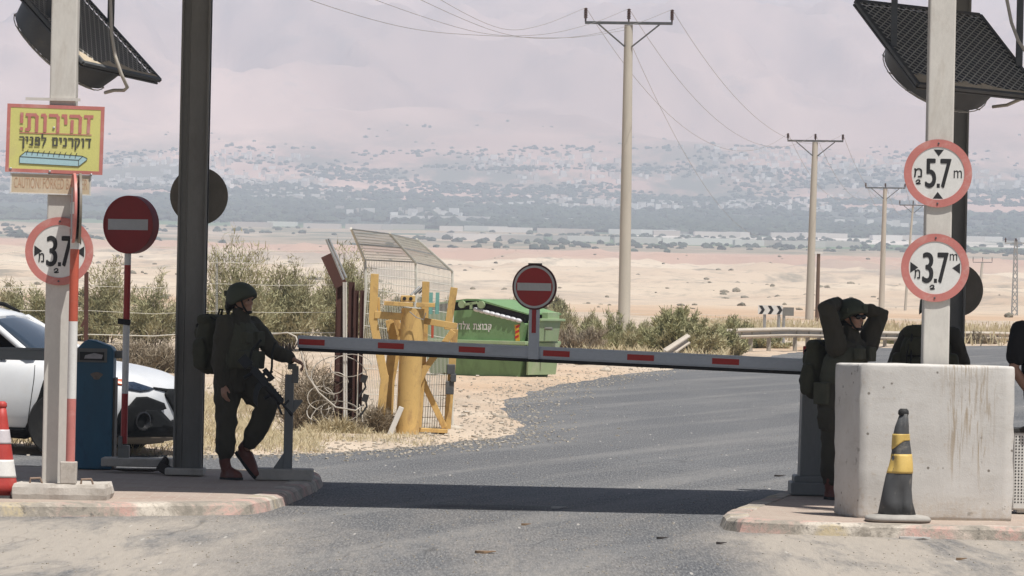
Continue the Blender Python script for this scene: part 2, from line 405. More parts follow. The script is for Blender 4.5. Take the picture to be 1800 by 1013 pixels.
def island(name, edge, back, z):
    """edge: kerb line points (x,y); back: closing points behind; kerb slopes outward"""
    pts = edge + back; n = len(pts)
    cx = sum(p[0] for p in pts) / n; cy = sum(p[1] for p in pts) / n
    bm = bmesh.new()
    def offs(k, amt):
        p = Vector(pts[k]); a = Vector(pts[k - 1]); c = Vector(pts[(k + 1) % n])
        d = ((p - a).normalized() + (c - p).normalized()); nrm = Vector((d.y, -d.x)).normalized()
        if nrm.dot(p - Vector((cx, cy))) < 0: nrm = -nrm
        return p + nrm * amt
    rings = []
    for amt, zz in ((.06, -.02), (.03, z * .72), (-.01, z - .006), (-.16, z), (-.165, z - .008)):
        rings.append([bm.verts.new((q.x + mnoise.noise(Vector((q.x * 3, q.y * 3, amt * 50))) * .018, q.y + mnoise.noise(Vector((q.x * 3, q.y * 3, 7 + amt * 50))) * .018, zz + mnoise.noise(Vector((q.x * 2.3, q.y * 2.3, 3))) * .010)) for q in (offs(k, amt) for k in range(n))])
    for a, b in zip(rings, rings[1:]):
        for k in range(n):
            f = bm.faces.new((a[k], a[(k + 1) % n], b[(k + 1) % n], b[k])); f.material_index = 1; f.smooth = False
    f = bm.faces.new(rings[-1]); bmesh.ops.triangulate(bm, faces=[f])
    bmesh.ops.recalc_face_normals(bm, faces=bm.faces)
    me = bpy.data.meshes.new(name); bm.to_mesh(me); bm.free(); me.materials.append(PAVE); me.materials.append(KERB)
    o = bpy.data.objects.new(name, me); COL.objects.link(o); o['kind'] = 'structure'; return o
def dens(pts, step=.22):
    o = []
    for a, b in zip(pts, pts[1:]):
        L = math.hypot(b[0] - a[0], b[1] - a[1]); k = max(1, int(L / step))
        o += [(a[0] + (b[0] - a[0]) * j / k, a[1] + (b[1] - a[1]) * j / k) for j in range(k)]
    return o + [pts[-1]]
ZI = .10
le = [(-14, 40.1)] + [(p.x, p.y) for p in (G(-260, 905, .02), G(0, 903, .02), G(150, 903, .02), G(300, 902, .02), G(430, 900, .02), G(462, 894, .02), G(492, 884, .02), G(520, 872, .02), G(545, 860, .02), G(556, 852, .02), G(558, 846, .02), G(552, 841, .02))]
island('pavement', dens(le), [(-3, 46.9), (-14, 47.0)], ZI)
re_ = [(p.x, p.y) for p in (G(1412, 866, .02), G(1392, 873, .02), G(1360, 884, .02), G(1318, 900, .02), G(1287, 912, .02), G(1277, 919, .02), G(1283, 927, .02), G(1310, 931, .02), G(1400, 935, .02), G(1600, 941, .02), G(1800, 946, .02), G(2300, 955, .02))]
island('pavement', dens(re_), [(14, 38.9), (14, 47), (2.6, 46.8)], ZI)

# ------------------------------------------------------------------ far land: marl badlands, plain, slope, mountain
PROF = [(340, 548), (420, 541), (520, 536), (650, 528), (800, 520), (1050, 505), (1300, 492), (1600, 478), (2000, 462), (2400, 450), (2800, 441), (3400, 428), (4000, 415), (4600, 402), (5400, 384), (6200, 362), (7000, 328), (7800, 285), (8600, 238), (9600, 165), (10300, 100), (10700, 78), (11200, 92), (12000, 75), (13000, 30), (14200, -60), (15400, -170), (16000, -180)]
def prof_z(d): return CAMZ + (HY - lerp_tab(PROF, d)) / F * d
def fbm(x, y, o=4):
    s = 0; a = 1
    for k in range(o):
        s += a * mnoise.noise(Vector((x, y, k * 3.7))); x *= 2.03; y *= 2.03; a *= .5
    return s
def land_z(x, y):
    z = prof_z(y)
    if y < 3000:
        w = smooth(380, 900, y) * (1 - smooth(2300, 3000, y))
        r = 1 - abs(fbm(x / 130 + 3, y / 260, 5))
        z += w * ((r - .7) * y * .0050 + fbm(x / 28, y / 75, 3) * y * .0008)
    z += smooth(5600, 8000, y) * fbm(x / 900, y / 1500, 4) * 26
    if y > 7600:
        w = smooth(7600, 11000, y)
        rg = 1 - abs(fbm(x / 620 + .4 * y / 1500, y / 1900, 5)) * 1.4
        z += w * (rg - .45) * 190
    return z
def badland_material():
    mt, t, b = _nodes('pale marl badland')
    v = coords(t, (1, .42, 1)); v2 = coords(t, (1, .2, 1))
    a = noi(t, v, .006, 7, .62, .6); s = noi(t, v2, .045, 6, .7); g = noi(t, v, .11, 5, .72)
    c = mixc(t, mapr(t, a, .36, .62), (.48, .36, .26), (.63, .53, .41))
    c = mixc(t, mapr(t, g, .54, .66, 0, .65), c, (.30, .25, .20))
    c = mixc(t, mapr(t, s, .555, .66, 0, .8), c, (.22, .20, .16))
    gl = noi(t, coords(t, (.35, .05, 1)), .03, 6, .7, .5); c = mixc(t, mapr(t, gl, .51, .60, 0, .75), c, (.33, .28, .235))
    sp = t.nodes.new('ShaderNodeSeparateXYZ'); tc = t.nodes.new('ShaderNodeTexCoord'); t.links.new(tc.outputs['Object'], sp.inputs[0])
    n_ = noi(t, v2, .02, 4, .6)
    def addm(a_, k_):
        n = N(t, 'ShaderNodeMath', operation='MULTIPLY_ADD'); t.links.new(n_, n.inputs[0]); n.inputs[1].default_value = k_; t.links.new(a_, n.inputs[2]); return n.outputs[0]
    yy = addm(sp.outputs[1], 700)
    c = mixc(t, mapr(t, yy, 1000, 760, 0, .6), c, (.49, .31, .18))
    c = mixc(t, mapr(t, yy, 2250, 2550, 0, .8), c, (.45, .285, .215))
    t.links.new(c, b.inputs['Base Color']); b.inputs['Roughness'].default_value = 1
    return mt
def plain_material():
    mt, t, b = _nodes('valley plain fields')
    v = coords(t, (1, .30, 1))
    a = noi(t, v, .0032, 5, .6, .3); f = noi(t, v, .012, 6, .72)
    vor = N(t, 'ShaderNodeTexVoronoi', Scale=.0034); t.links.new(coords(t, (.45, .8, 1)), vor.inputs['Vector'])
    hs = ramp(t, [(0, (.36, .28, .20)), (.22, (.10, .17, .08)), (.38, (.46, .36, .27)), (.60, (.075, .12, .075)), (.72, (.40, .31, .24)), (.86, (.09, .13, .08)), (.93, (.62, .56, .5))], 'CONSTANT')
    sepc = t.nodes.new('ShaderNodeSeparateColor'); t.links.new(vor.outputs['Color'], sepc.inputs[0]); t.links.new(sepc.outputs[0], hs.inputs[0])
    c = mixc(t, mapr(t, f, .46, .62, 0, .8), hs.outputs[0], (.09, .115, .075))
    c = mixc(t, mapr(t, a, .58, .68, 0, .8), c, (.48, .38, .29))
    sp = t.nodes.new('ShaderNodeSeparateXYZ'); tc = t.nodes.new('ShaderNodeTexCoord'); t.links.new(tc.outputs['Object'], sp.inputs[0])
    belt = N(t, 'ShaderNodeMath', operation='MULTIPLY'); t.links.new(mapr(t, sp.outputs[1], 4350, 4700), belt.inputs[0]); t.links.new(mapr(t, noi(t, coords(t, (.35, .3, 1)), .005, 5, .65), .66, .52), belt.inputs[1])
    c = mixc(t, mapr(t, belt.outputs[0], 0, 1, 0, .9), c, (.028, .048, .036))
    t.links.new(c, b.inputs['Base Color']); b.inputs['Roughness'].default_value = 1
    return mt
def mountain_material():
    mt, t, b = _nodes('hazy desert mountain')
    v = coords(t); vv = coords(t, (1, .22, 1.0))
    a = noi(t, vv, .0014, 7, .62, .8); s = noi(t, vv, .006, 6, .7); q = noi(t, vv, .013, 6, .75)
    c = mixc(t, mapr(t, a, .34, .66), (.36, .225, .18), (.70, .47, .38))
    c = mixc(t, mapr(t, q, .56, .70, 0, .40), c, (.20, .17, .16))
    sp = t.nodes.new('ShaderNodeSeparateXYZ'); tc = t.nodes.new('ShaderNodeTexCoord'); t.links.new(tc.outputs['Object'], sp.inputs[0])
    low = mapr(t, sp.outputs[1], 8700, 7400)
    m_ = N(t, 'ShaderNodeMath', operation='MULTIPLY'); t.links.new(low, m_.inputs[0]); t.links.new(mapr(t, s, .44, .56), m_.inputs[1])
    c = mixc(t, mapr(t, m_.outputs[0], 0, 1, 0, .85), c, (.075, .10, .075))
    t.links.new(c, b.inputs['Base Color']); b.inputs['Roughness'].default_value = 1
    return mt
def fan(y, n=170): return list(np.concatenate([np.linspace(-.5 * y, -.135 * y, 16)[:-1], np.linspace(-.135 * y, .135 * y, n), np.linspace(.135 * y, .5 * y, 16)[1:]]))
gz = lambda y0: (lambda x, y: land_z(x, y))
grid_mesh('terrain', list(np.concatenate([[338], np.geomspace(345, 2900, 150)])), fan, lambda x, y: land_z(x, y) if y > 339 else -.6, badland_material())
grid_mesh('plain', list(np.geomspace(2900, 6300, 70)), fan, land_z, plain_material())
grid_mesh('hills', list(np.linspace(6300, 16000, 170)), fan, land_z, mountain_material())

# far vegetation and the town: too many and too far to count, each read as one mass
def scatter_blobs(name, spec, mtl, seed):
    r = random.Random(seed); vs = []; fs = []
    for n, y0, y1, sz, clump in spec:
        k = 0; tries = 0
        while k < n and tries < n * 30:
            tries += 1
            y = r.uniform(y0, y1); x = r.uniform(-.125, .125) * y
            if mnoise.noise(Vector((x / (220 * clump), y / (420 * clump), seed))) < r.uniform(-.15, .35): continue
            k += 1
            z = land_z(x, y); a = sz * r.uniform(.5, 1.4); h = a * r.uniform(.35, .75); o = len(vs); m_ = 7
            vs.append((x, y, z + h * 1.6))
            for zz, rr in ((1.1, .8), (.45, 1.05), (-.2, .85)):
                for j in range(m_):
                    an = 2 * math.pi * j / m_ + zz; q = a * rr * r.uniform(.65, 1.25)
                    vs.append((x + q * math.cos(an), y + q * math.sin(an), z + h * zz * r.uniform(.85, 1.15)))
            for j in range(m_):
                j2 = (j + 1) % m_
                fs.append((o, o + 1 + j, o + 1 + j2))
                for q in (0, 1):
                    b0 = o + 1 + q * m_; fs.append((b0 + j, b0 + m_ + j, b0 + m_ + j2, b0 + j2))
    me = bpy.data.meshes.new(name); me.from_pydata(vs, [], fs); me.materials.append(mtl)
    o = bpy.data.objects.new(name, me); COL.objects.link(o); return o
def leafy(name, c1, c2):
    mt, t, b = _nodes(name); g = t.nodes.new('ShaderNodeNewGeometry')
    c = mixc(t, g.outputs['Random Per Island'], c1, c2); t.links.new(c, b.inputs['Base Color']); b.inputs['Roughness'].default_value = .9; return mt
tag(scatter_blobs('distant_trees', [(6500, 4450, 6000, 5.6, 1.6), (2600, 5900, 6600, 5.2, 1), (4300, 6500, 7450, 3.6, .7), (900, 7400, 8000, 3.3, .5), (120, 7900, 8500, 3.0, .4), (900, 2900, 4300, 2.4, 1.3)], leafy('far tree green', (.016, .030, .026), (.045, .068, .045)), 3),
    'hazy blue green belts of trees far across the valley floor', 'trees', kind='stuff')
tag(scatter_blobs('distant_bushes', [(110, 420, 1000, .34, .2), (330, 900, 2600, .7, .3)], leafy('far bush green', (.17, .155, .115), (.26, .225, .165)), 11),
    'dark dots of bushes scattered over the pale badlands', 'bushes', kind='stuff')
def far_town():
    r = random.Random(21); mb = MB(); k = 0
    while k < 1100:
        y = r.uniform(5300, 7800); x = r.uniform(-.125, .125) * y
        dens_ = mnoise.noise(Vector((x / 260, y / 600, 4)))
        if dens_ < r.uniform(-.1, .5) + (0.35 if y < 6100 else 0): continue
        k += 1; s = r.uniform(3, 7); h = r.choice((3.5, 4, 6.5, 7)); z = land_z(x, y)
        mb.box((x, y, z + h / 2 - .5), (s * r.uniform(.8, 1.7), s, h + 1), Matrix.Rotation(r.uniform(-.4, .4), 3, 'Z'))
    for y, x0, x1, n in ((4350, -230, 480, 26), (4700, 150, 560, 12), (3650, -60, 240, 14), (5150, -120, 80, 6)):   # pale greenhouses
        for q in range(n):
            x = x0 + (x1 - x0) * (q + r.uniform(.1, .9)) / n; L = r.uniform(18, 46); yy = y + r.uniform(-60, 60)
            mb.box((x, yy, land_z(x, yy) + 1.6), (L, 40, 4.5))
    return mb.build('distant_town', leafy('pale far plaster', (.42, .38, .34), (.80, .78, .74)))
tag(far_town(), 'pale specks of a far town scattered along the foot of the mountains', 'town', kind='stuff')
# ------------------------------------------------------------------ paints and metals
WHITEPOST = mat('chalky white post paint', (.62, .59, .54), .7, .12, 3, dirt=(.36, .30, .24), dirt_amt=.45, dirt_scale=2.6, fine=45, stretch=(1, 1, .45), bmp=.1)
GREYSTEEL = mat('weathered grey steel paint', (.205, .20, .185), .6, .2, 4, dirt=(.12, .105, .09), dirt_amt=.5, stretch=(1, 1, .3))
DARKSTEEL = mat('dark grey steel', (.085, .09, .095), .5, .25, 7, dirt=(.22, .19, .15), dirt_amt=.4)
BLACK = mat('black lettering', (.018, .018, .02), .6, .2, 9)
RUBBER = mat('black rubber', (.02, .02, .02), .75, .3, 9, dirt=(.10, .09, .08), dirt_amt=.4)
SIGNWHITE = mat('sign white', (.74, .73, .70), .45, .05, 5, dirt=(.50, .46, .40), dirt_amt=.4, dirt_scale=5)
FADEDRED = mat('sun faded red', (.56, .20, .175), .5, .12, 5, dirt=(.62, .42, .37), dirt_amt=.5, dirt_scale=6)
SIGNRED = mat('sign red', (.42, .028, .028), .42, .12, 5, dirt=(.25, .05, .04), dirt_amt=.4)
ORANGERED = mat('orange red pole paint', (.52, .105, .06), .55, .15, 6, dirt=(.5, .3, .24), dirt_amt=.4)
YELLOWSIGN = mat('sign yellow', (.68, .65, .22), .5, .06, 3, dirt=(.58, .50, .25), dirt_amt=.5)
SIGNBACK = mat('raw aluminium sign back', (.21, .185, .15), .55, .2, 5, dirt=(.12, .10, .08))
CONCRETE = mat('rough pale concrete', (.50, .46, .41), .9, .2, 5, dirt=(.27, .235, .19), dirt_amt=.6, dirt_scale=4, fine=70, bmp=.6)
GALV = mat('galvanised steel', (.42, .43, .43), .45, .15, 8, .5, dirt=(.28, .25, .22))
CHALKBLUE = mat('sign drawing blue', (.42, .62, .66), .5, .05, 4)

# ------------------------------------------------------------------ canopy over the lanes and its two rear columns
cn = thing('checkpoint_canopy', 'flat grey canopy roof over the lanes carried on two dark steel columns', 'canopy', (0, 0, 0))
mb = MB(); mb.box((0, 42.37, 6.25), (19, 4.95, .42)); mb.build('roof', mat('canopy sheet', (.30, .29, .27), .6, .1, 2), cn)
def column(px, py, d):
    p = W(px, py, d); q = MB(); w = .255; h = 5.95
    q.box((p.x, p.y, ZI + h / 2), (w, .16, h))
    for s in (-1, 1): q.box((p.x + s * (w / 2 - .01), p.y, ZI + h / 2), (.02, .27, h))
    q.box((p.x - .055, p.y - .085, ZI + h / 2), (.012, .012, h))
    c = q.build('column', GREYSTEEL, cn, bevel=.006)
    q = MB(); q.box((p.x - .02, p.y, ZI + .035), (.34, .42, .06)); q.build('base_plate', CONCRETE, c, bevel=.01)
    return p
colL = column(330, 830, 45.35); colR = column(1667, 640, 45.3)
def back_disc(px, py, d, r, label):
    p = W(px, py, d); t = thing('round_sign', label, 'road sign', p, math.radians(180))
    q = MB(); q.disc((0, 0, 0), r, .02); q.ringd((0, -.004, 0), r - .02, r, .02); q.build('disc', SIGNBACK, t, auto=30)
    q = MB(); q.box((0, -.045, 0), (.30, .03, .03)); q.box((0, .05, 0), (.04, .06, .05)); q.build('bracket', GREYSTEEL, t)
    return t
back_disc(350, 345, 45.62, 51 / SPX(45.6), 'bare back of a round traffic sign behind the dark column near the woman soldier')
back_disc(1681, 510, 45.6, 47 / SPX(45.6), 'bare back of a round traffic sign behind the dark column at the right post')

# ------------------------------------------------------------------ the two white posts
def white_post(px, py, d, label, slab):
    p = W(px, py, d); t = thing('white_post', label, 'post', (p.x, p.y, ZI)); q = MB(); h = 5.9; w = .207
    q.box((0, 0, h / 2), (w, w, h)); q.build('post', WHITEPOST, t, bevel=.012)
    if slab:
        s = MB(); n = 14; rings = []
        for z, k in ((-.02, 1.0), (.03, 1.02), (.085, 1.0), (.112, .965)):
            ring = []
            for j in range(n * 4):
                a = 2 * math.pi * j / (n * 4); cx, cy = math.cos(a), math.sin(a); m_ = max(abs(cx), abs(cy))
                x, y = cx / m_ * .365 * k, cy / m_ * .37 * k; nz = mnoise.noise(Vector((x * 6, y * 6, z * 9)))
                nz2 = mnoise.noise(Vector((x * 19, y * 19, z * 9 + 4)))
                ring.append(Vector((x + .06 + nz * .022 + nz2 * .010, y + nz * .02, z + nz2 * .008)))
            rings.append(ring)
        s.loft(rings); s.build('base_slab', CONCRETE, t)
        for x in (-.13, .27):
            s = MB(); s.tube([(x - .05, -.26, .105), (x - .045, -.265, .15), (x + .03, -.26, .155), (x + .05, -.25, .10)], .009, 6); s.build('lifting_loop', mat('rusty bar', (.28, .2, .15), .8), t)
        s = MB(); s.box((-.075, -.115, 3.13), (.43, .02, .022)); s.build('strut', WHITEPOST, t)
    return t, p
postL, pL = white_post(98, 850, 40.40, 'white square post on a broken concrete slab carrying the yellow warning sign', True)
postR, pR = white_post(1643, 640, 40.42, 'white square post behind the concrete block carrying two limit signs', False)

# ------------------------------------------------------------------ round limit signs
def arabic_mark(q, x, z, s, y):
    P = [(-.5, .1), (-.2, .42), (.15, .38), (.2, .1), (-.1, -.1), (-.45, -.22), (-.15, -.3), (.35, -.18)]
    for a, b in zip(P, P[1:]): q.beam((x + a[0] * s, y, z + a[1] * s), (x + b[0] * s, y, z + b[1] * s), s * .2, .002)
def limit_sign(px, py, d, text, kind, label):
    r = 60 / SPX(d); p = W(px, py, d); t = thing('limit_sign', label, 'road sign', p)
    q = MB(); q.disc((0, .006, 0), r, .012); q.build('panel', SIGNWHITE, t, auto=30)
    q = MB(); q.ringd((0, .002, 0), r * .775, r * 1.0, .016); q.build('border', FADEDRED, t, auto=30)
    q = MB(); y = .0045
    a, b = text.split('.')
    z0, z1 = (-.42 * r, .42 * r) if kind == 'h' else (-.44 * r, .44 * r)
    letter(q, a, -.36 * r, -.07 * r, z0, z1, y, bold=.03); letter(q, b, .08 * r, .37 * r, z0, z1, y, bold=.03)
    q.prism([(-.03 * r, z0), (.06 * r, z0), (.06 * r, z0 + .12 * r), (-.03 * r, z0 + .12 * r)], y, y + .001)
    if kind == 'h':
        letter(q, 'm', .46 * r, .70 * r, -.13 * r, .10 * r, y)
        letter(q, 'מ', -.70 * r, -.47 * r, -.12 * r, .14 * r, y, bold=.02); arabic_mark(q, -.56 * r, -.27 * r, .17 * r, y)
        q.prism([(-.14 * r, .70 * r), (.16 * r, .70 * r), (.01 * r, .50 * r)], y, y + .001)
        q.prism([(-.14 * r, -.74 * r), (.16 * r, -.74 * r), (.0, -.54 * r)], y, y + .001)
    else:
        letter(q, 'm', .42 * r, .64 * r, .22 * r, .42 * r, y)
        letter(q, 'מ', -.60 * r, -.44 * r, -.32 * r, -.06 * r, y, bold=.02); arabic_mark(q, -.06 * r, -.58 * r, .17 * r, y)
        q.prism([(-.73 * r, .16 * r), (-.73 * r, -.16 * r), (-.50 * r, .0)], y, y + .001)
        q.prism([(.73 * r, .16 * r), (.73 * r, -.16 * r), (.50 * r, .0)], y, y + .001)
    q.build('lettering', BLACK, t)
    for z in (.88, -.88): q = MB(); q.lathe([(.008, 0), (.008, .004), (.004, .006)], (0, .001, z * r), 8, Matrix.Rotation(math.radians(90), 3, 'X')); q.build('bolt', DARKSTEEL, t)
    return t
limit_sign(1649, 305, 40.295, '5.7', 'h', 'round red bordered height limit sign reading 5.7 m, upper sign on the right post')
limit_sign(1644, 471, 40.295, '3.7', 'w', 'round red bordered width limit sign reading 3.7 m, below the 5.7 sign')
limit_sign(104, 442, 40.275, '3.7', 'w', 'round red bordered 3.7 width sign half hidden behind a red and white pole')

# ------------------------------------------------------------------ yellow warning sign and its caption board
d = 40.26; S_ = SPX(d)
t = thing('warning_sign', 'yellow warning sign with red frame, Hebrew lettering and a drawing of road spikes', 'warning sign', W(96.5, 245, d)); t.rotation_euler.y = math.radians(.8)
w2, h2 = 85.5 / S_, 60 / S_
q = MB(); q.box((0, .006, 0), (2 * w2 - .004, .012, 2 * h2 - .004)); q.build('panel', YELLOWSIGN, t)
q = MB(); e = 6.2 / S_
for zz in (h2 - e / 2, -h2 + e / 2): q.box((0, .005, zz), (2 * w2, .014, e))
for xx in (w2 - e / 2, -w2 + e / 2): q.box((xx, .005, 0), (e, .0138, 2 * h2 - 2 * e))
q.build('frame', FADEDRED, t)
y = -.003
def sx(zx): return (zx - 488) / 5.064 / S_          # zoomed crop x,y of the sign -> metres from its centre
def sz(zy): return -(zy - 481) / 5.064 / S_
q = MB(); hebrew(q, 'זהירות!', sx(172), sx(815), sz(410), sz(262) - sz(410), y - .0004, .025); q.box(((sx(172) + sx(815)) / 2, y, sz(432)), (sx(815) - sx(172), .001, .0068)); q.build('heading_lettering', FADEDRED, t)
q = MB(); hebrew(q, 'דוקרנים לפניך', sx(178), sx(808), sz(541), sz(468) - sz(541), y - .0004, .0135)
o_ = [(180, 645), (232, 600), (735, 622), (780, 640), (780, 655), (708, 715), (180, 705), (180, 645), (705, 660), (708, 715)]
def stroke(P, w_):
    for a, b in zip(P, P[1:]): q.beam((sx(a[0]), y - .0012, sz(a[1])), (sx(b[0]), y - .0012, sz(b[1])), w_, .0012)
stroke(o_, .0042); stroke([(705, 660), (745, 622)], .0042)
for k in range(10):
    x0 = 240 + k * 48.3; z0 = 625 + k * 1.8
    stroke([(x0, z0 + 3), (x0 + 3, z0 - 22), (x0 + 15, z0 - 44)], .005)
q.build('lettering', mat('sign black', (.09, .09, .07), .6, .2, 9), t)
q = MB(); q.prism([(sx(a), sz(b)) for a, b in o_[:7]], y, y + .001); q.build('spike_drawing', CHALKBLUE, t)
for a, b in ((104, 755), (823, 785), (475, 380), (452, 770)):
    q = MB(); q.lathe([(.010, 0), (.010, .004), (.004, .007)], (sx(a), -.002, sz(b)), 8, Matrix.Rotation(math.radians(90), 3, 'X')); q.build('bolt', GALV, t)
t = thing('caption_board', 'narrow faded cream board with worn English caution lettering under the yellow sign', 'sign', W(89, 324, 40.27)); t.rotation_euler.y = math.radians(.6)
bw, bh = 142 / S_, 36 / S_
q = MB(); q.box((0, .005, 0), (bw, .01, bh)); q.build('panel', mat('faded cream board', (.62, .50, .35), .6, .15, 5, dirt=(.66, .60, .5), dirt_amt=.7, dirt_scale=7), t)
q = MB()
for zz in (-1, 1): q.box((0, .004, zz * (bh / 2 - .004)), (bw + .006, .012, .009))
for xx in (-1, 1): q.box((xx * (bw / 2 - .005), .004, 0), (.011, .0115, bh - .02))
q.build('frame', SIGNWHITE, t)
q = MB(); letter(q, 'CAUTION! FORKED BARRIER', -bw * .455, bw * .455, -bh * .22, bh * .30, -.0015, bold=-.012); q.build('lettering', mat('worn red lettering', (.54, .33, .21), .7, .3, 30, dirt=(.62, .50, .35), dirt_amt=.9, dirt_scale=26), t)

# ------------------------------------------------------------------ no entry signs
def no_entry_face(q, r, y, w=.78, h=.17):
    q.prism([(-r * w, -r * h), (r * w, -r * h), (r * w, r * h), (-r * w, r * h)], y, y + .001)
def banded_pole(t, r, bands, parent_x=0):
    for (z0, z1, m_) in bands:
        q = MB(); q.tube([(0, 0, z0), (0, 0, z1)], r, 14); q.build('pole_band', m_, t, auto=40)
# the one seen edge on, in front of the left white post
d = 40.10; S_ = SPX(d); base = W(123.5, 812, d)
t = thing('no_entry_sign', 'red and white pole with two round no entry discs seen edge on', 'road sign', base)
zz = lambda py: (812 - py) / S_
banded_pole(t, .036, [(zz(812), zz(701), FADEDRED), (zz(701), zz(565), SIGNWHITE), (zz(565), zz(438), ORANGERED), (zz(438), zz(420), SIGNWHITE), (zz(420), zz(330), GALV)])
r = 61 / S_; cz = zz(366)
for side, ang in ((-1, -81), (1, 97)):
    g = bpy.data.objects.new('disc', None); COL.objects.link(g); bpy.data.objects.remove(g)
    q = MB(); q.disc((0, 0, 0), r, .010); q.ringd((0, -.003, 0), r - .012, r + .002, .02)
    k0 = len(q.v); q.mat(1); no_entry_face(q, r, -.002)
    M_ = Matrix.Translation((.02 + side * .030 - .012, -.02 if side < 0 else 0, cz)) @ Matrix.Rotation(math.radians(ang), 4, 'Z'); q.xform(M_)
    q.build('disc', [FADEDRED if side < 0 else SIGNBACK, SIGNWHITE if side < 0 else SIGNBACK], t, auto=30)
q = MB(); q.box((.03, .01, cz), (.016, .05, r * 1.7)); q.build('bracket', WHITEPOST, t)
q = MB(); b0 = W(120, 851, d); q.box((-.012, .01, -.085), (.125, .11, .175), taper=(1.04, 1.0)); q.build('footing', CONCRETE, t, bevel=.008)
# the dark one standing in the shade by the blue cabinet
d = 45.75; S_ = SPX(d); base = W(217, 818, d); zz = lambda py: (818 - py) / S_
t = thing('no_entry_sign', 'thick round no entry sign in shade on a striped pole beside the blue cabinet', 'road sign', base)
banded_pole(t, .030, [(zz(780), zz(692), SIGNRED), (zz(692), zz(570), SIGNWHITE), (zz(570), zz(466), SIGNRED), (zz(466), zz(440), SIGNWHITE)])
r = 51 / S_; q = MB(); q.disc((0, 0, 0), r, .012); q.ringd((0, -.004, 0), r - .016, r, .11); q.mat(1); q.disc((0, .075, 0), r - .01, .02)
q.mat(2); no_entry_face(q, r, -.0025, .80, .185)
q.xform(Matrix.Translation((.0, -.05, zz(395))) @ Matrix.Rotation(math.radians(-27), 4, 'Z')); q.build('disc', [mat('sign red darkened for shade', (.27, .018, .02), .5, .2, 4), DARKSTEEL, mat('sign white greyed for shade', (.46, .47, .48), .5, .15, 5)], t, auto=30)  # disc red and bar white darkened in the colour to imitate canopy shade
q = MB(); q.box((0, 0, .09), (.10, .10, .18)); q.box((-.03, -.02, .21), (.035, .09, .10)); q.build('socket', GREYSTEEL, t, bevel=.006)
q = MB(); q.box((-.02, 0, zz(566)), (.11, .075, .05), Matrix.Rotation(.12, 3, 'Y')); q.build('tape', RUBBER, t)
q = MB(); q.box((.12, .02, .03), (.62, .35, .075)); q.build('footing', CONCRETE, t, bevel=.01)

# ------------------------------------------------------------------ caged fans hanging under the canopy
DUST = mat('blown dust', (.50, .42, .31), .95, .2, 20)
MESHW = mat('grey wire mesh', (.46, .44, .40), .6, .2, 9)
def cage_fan(pc, u, v, label, struts, conduit):
    u, v = Vector(u), Vector(v); n = u.cross(v).normalized()
    if n.y > 0: n = -n                                  # towards the viewer and up
    t = thing('drum_fan', label, 'fan', pc); un, vn = u.normalized(), v.normalized()
    P = lambda a, b, c=0: u * a + v * b + n * c
    q = MB()
    for a, b in (((-.5, -.5), (.5, -.5)), ((-.5, .5), (.5, .5)), ((-.5, -.5), (-.5, .5)), ((.5, -.5), (.5, .5))):
        q.beam(P(*a), P(*b), .035, .03, n)
    q.build('mesh_frame', DARKSTEEL, t, bevel=.003)
    q = MB(); k = 17
    for i in range(1, k * 2):                            # expanded metal, diamonds
        s = i / k
        for flip in (0, 1):
            a0, b0 = (s, 0) if s <= 1 else (1, s - 1); a1, b1 = (0, s) if s <= 1 else (s - 1, 1)
            if flip: a0, a1 = 1 - a0, 1 - a1
            q.beam(P(a0 - .5, b0 - .5, .006), P(a1 - .5, b1 - .5, .006), .0085, .003, n)
    q.build('wire_mesh', MESHW, t)
    q = MB(); q.add([P(-.505, -.505, -.03), P(.505, -.505, -.03), P(.505, .505, -.03), P(-.505, .505, -.03), P(-.505, -.505, -.045), P(.505, -.505, -.045), P(.505, .505, -.045), P(-.505, .505, -.045)], [(0, 1, 2, 3), (7, 6, 5, 4), (0, 4, 5, 1), (1, 5, 6, 2), (2, 6, 7, 3), (3, 7, 4, 0)])
    q.build('shroud', mat('sooty sheet', (.085, .09, .097), .6, .3, 5, dirt=(.14, .125, .10), dirt_amt=.6, dirt_scale=3), t)
    R = Matrix((un, (n.cross(un)), n)).transposed()
    q = MB(); q.lathe([(.46, -.05), (.50, -.06), (.485, -.15), (.455, -.27), (.44, -.27), (.40, -.10)], (0, 0, 0), 40, R); q.build('drum', DARKSTEEL, t, auto=35)
    q = MB()
    for k in range(9):
        rr = .46 * (1 - k / 9.5); zz_ = -.28 - .10 * math.cos(math.pi / 2 * rr / .47)
        pts = [R @ Vector((rr * math.cos(a * math.pi / 16), rr * math.sin(a * math.pi / 16), zz_)) for a in range(33)]
        q.tube(pts, .0045, 5, cap=False)
    for k in range(12):
        a = math.pi * k / 6; pts = [R @ Vector((rr * math.cos(a), rr * math.sin(a), -.28 - .10 * math.cos(math.pi / 2 * rr / .47))) for rr in (.47, .36, .22, .05)]
        q.tube(pts, .005, 5)
    q.build('wire_guard', MESHW, t)
    q = MB()
    rr_ = random.Random(3); 
    for i in range(26):
        a0 = -.48 + .96 * i / 26; h = .03 + .10 * max(0, mnoise.noise(Vector((i * .27, 1.3, 0))) + .25)
        q.add([P(a0, .485, .012), P(a0 + .042, .485, .012), P(a0 + .042, .485 - h * rr_.uniform(.7, 1.1), .010), P(a0, .485 - h, .010), P(a0, .485, -.03), P(a0 + .042, .485, -.03)], [(0, 1, 2, 3), (0, 4, 5, 1), (4, 3, 2, 5), (0, 3, 4), (1, 5, 2)])
    q.build('dust_ledge', DUST, t)
    for sx_, sy_, L, w_ in struts:
        q = MB(); p = P(sx_, sy_, .0); q.box((p.x, p.y, p.z + L / 2), (w_, .045, L)); q.build('hanger', DARKSTEEL, t, bevel=.004)
    q = MB(); q.tube([Vector(c) - Vector(pc) for c in conduit], .014, 8); q.build('conduit', mat('beige conduit', (.46, .42, .36), .6, .15, 40), t, smooth=True)
    return t
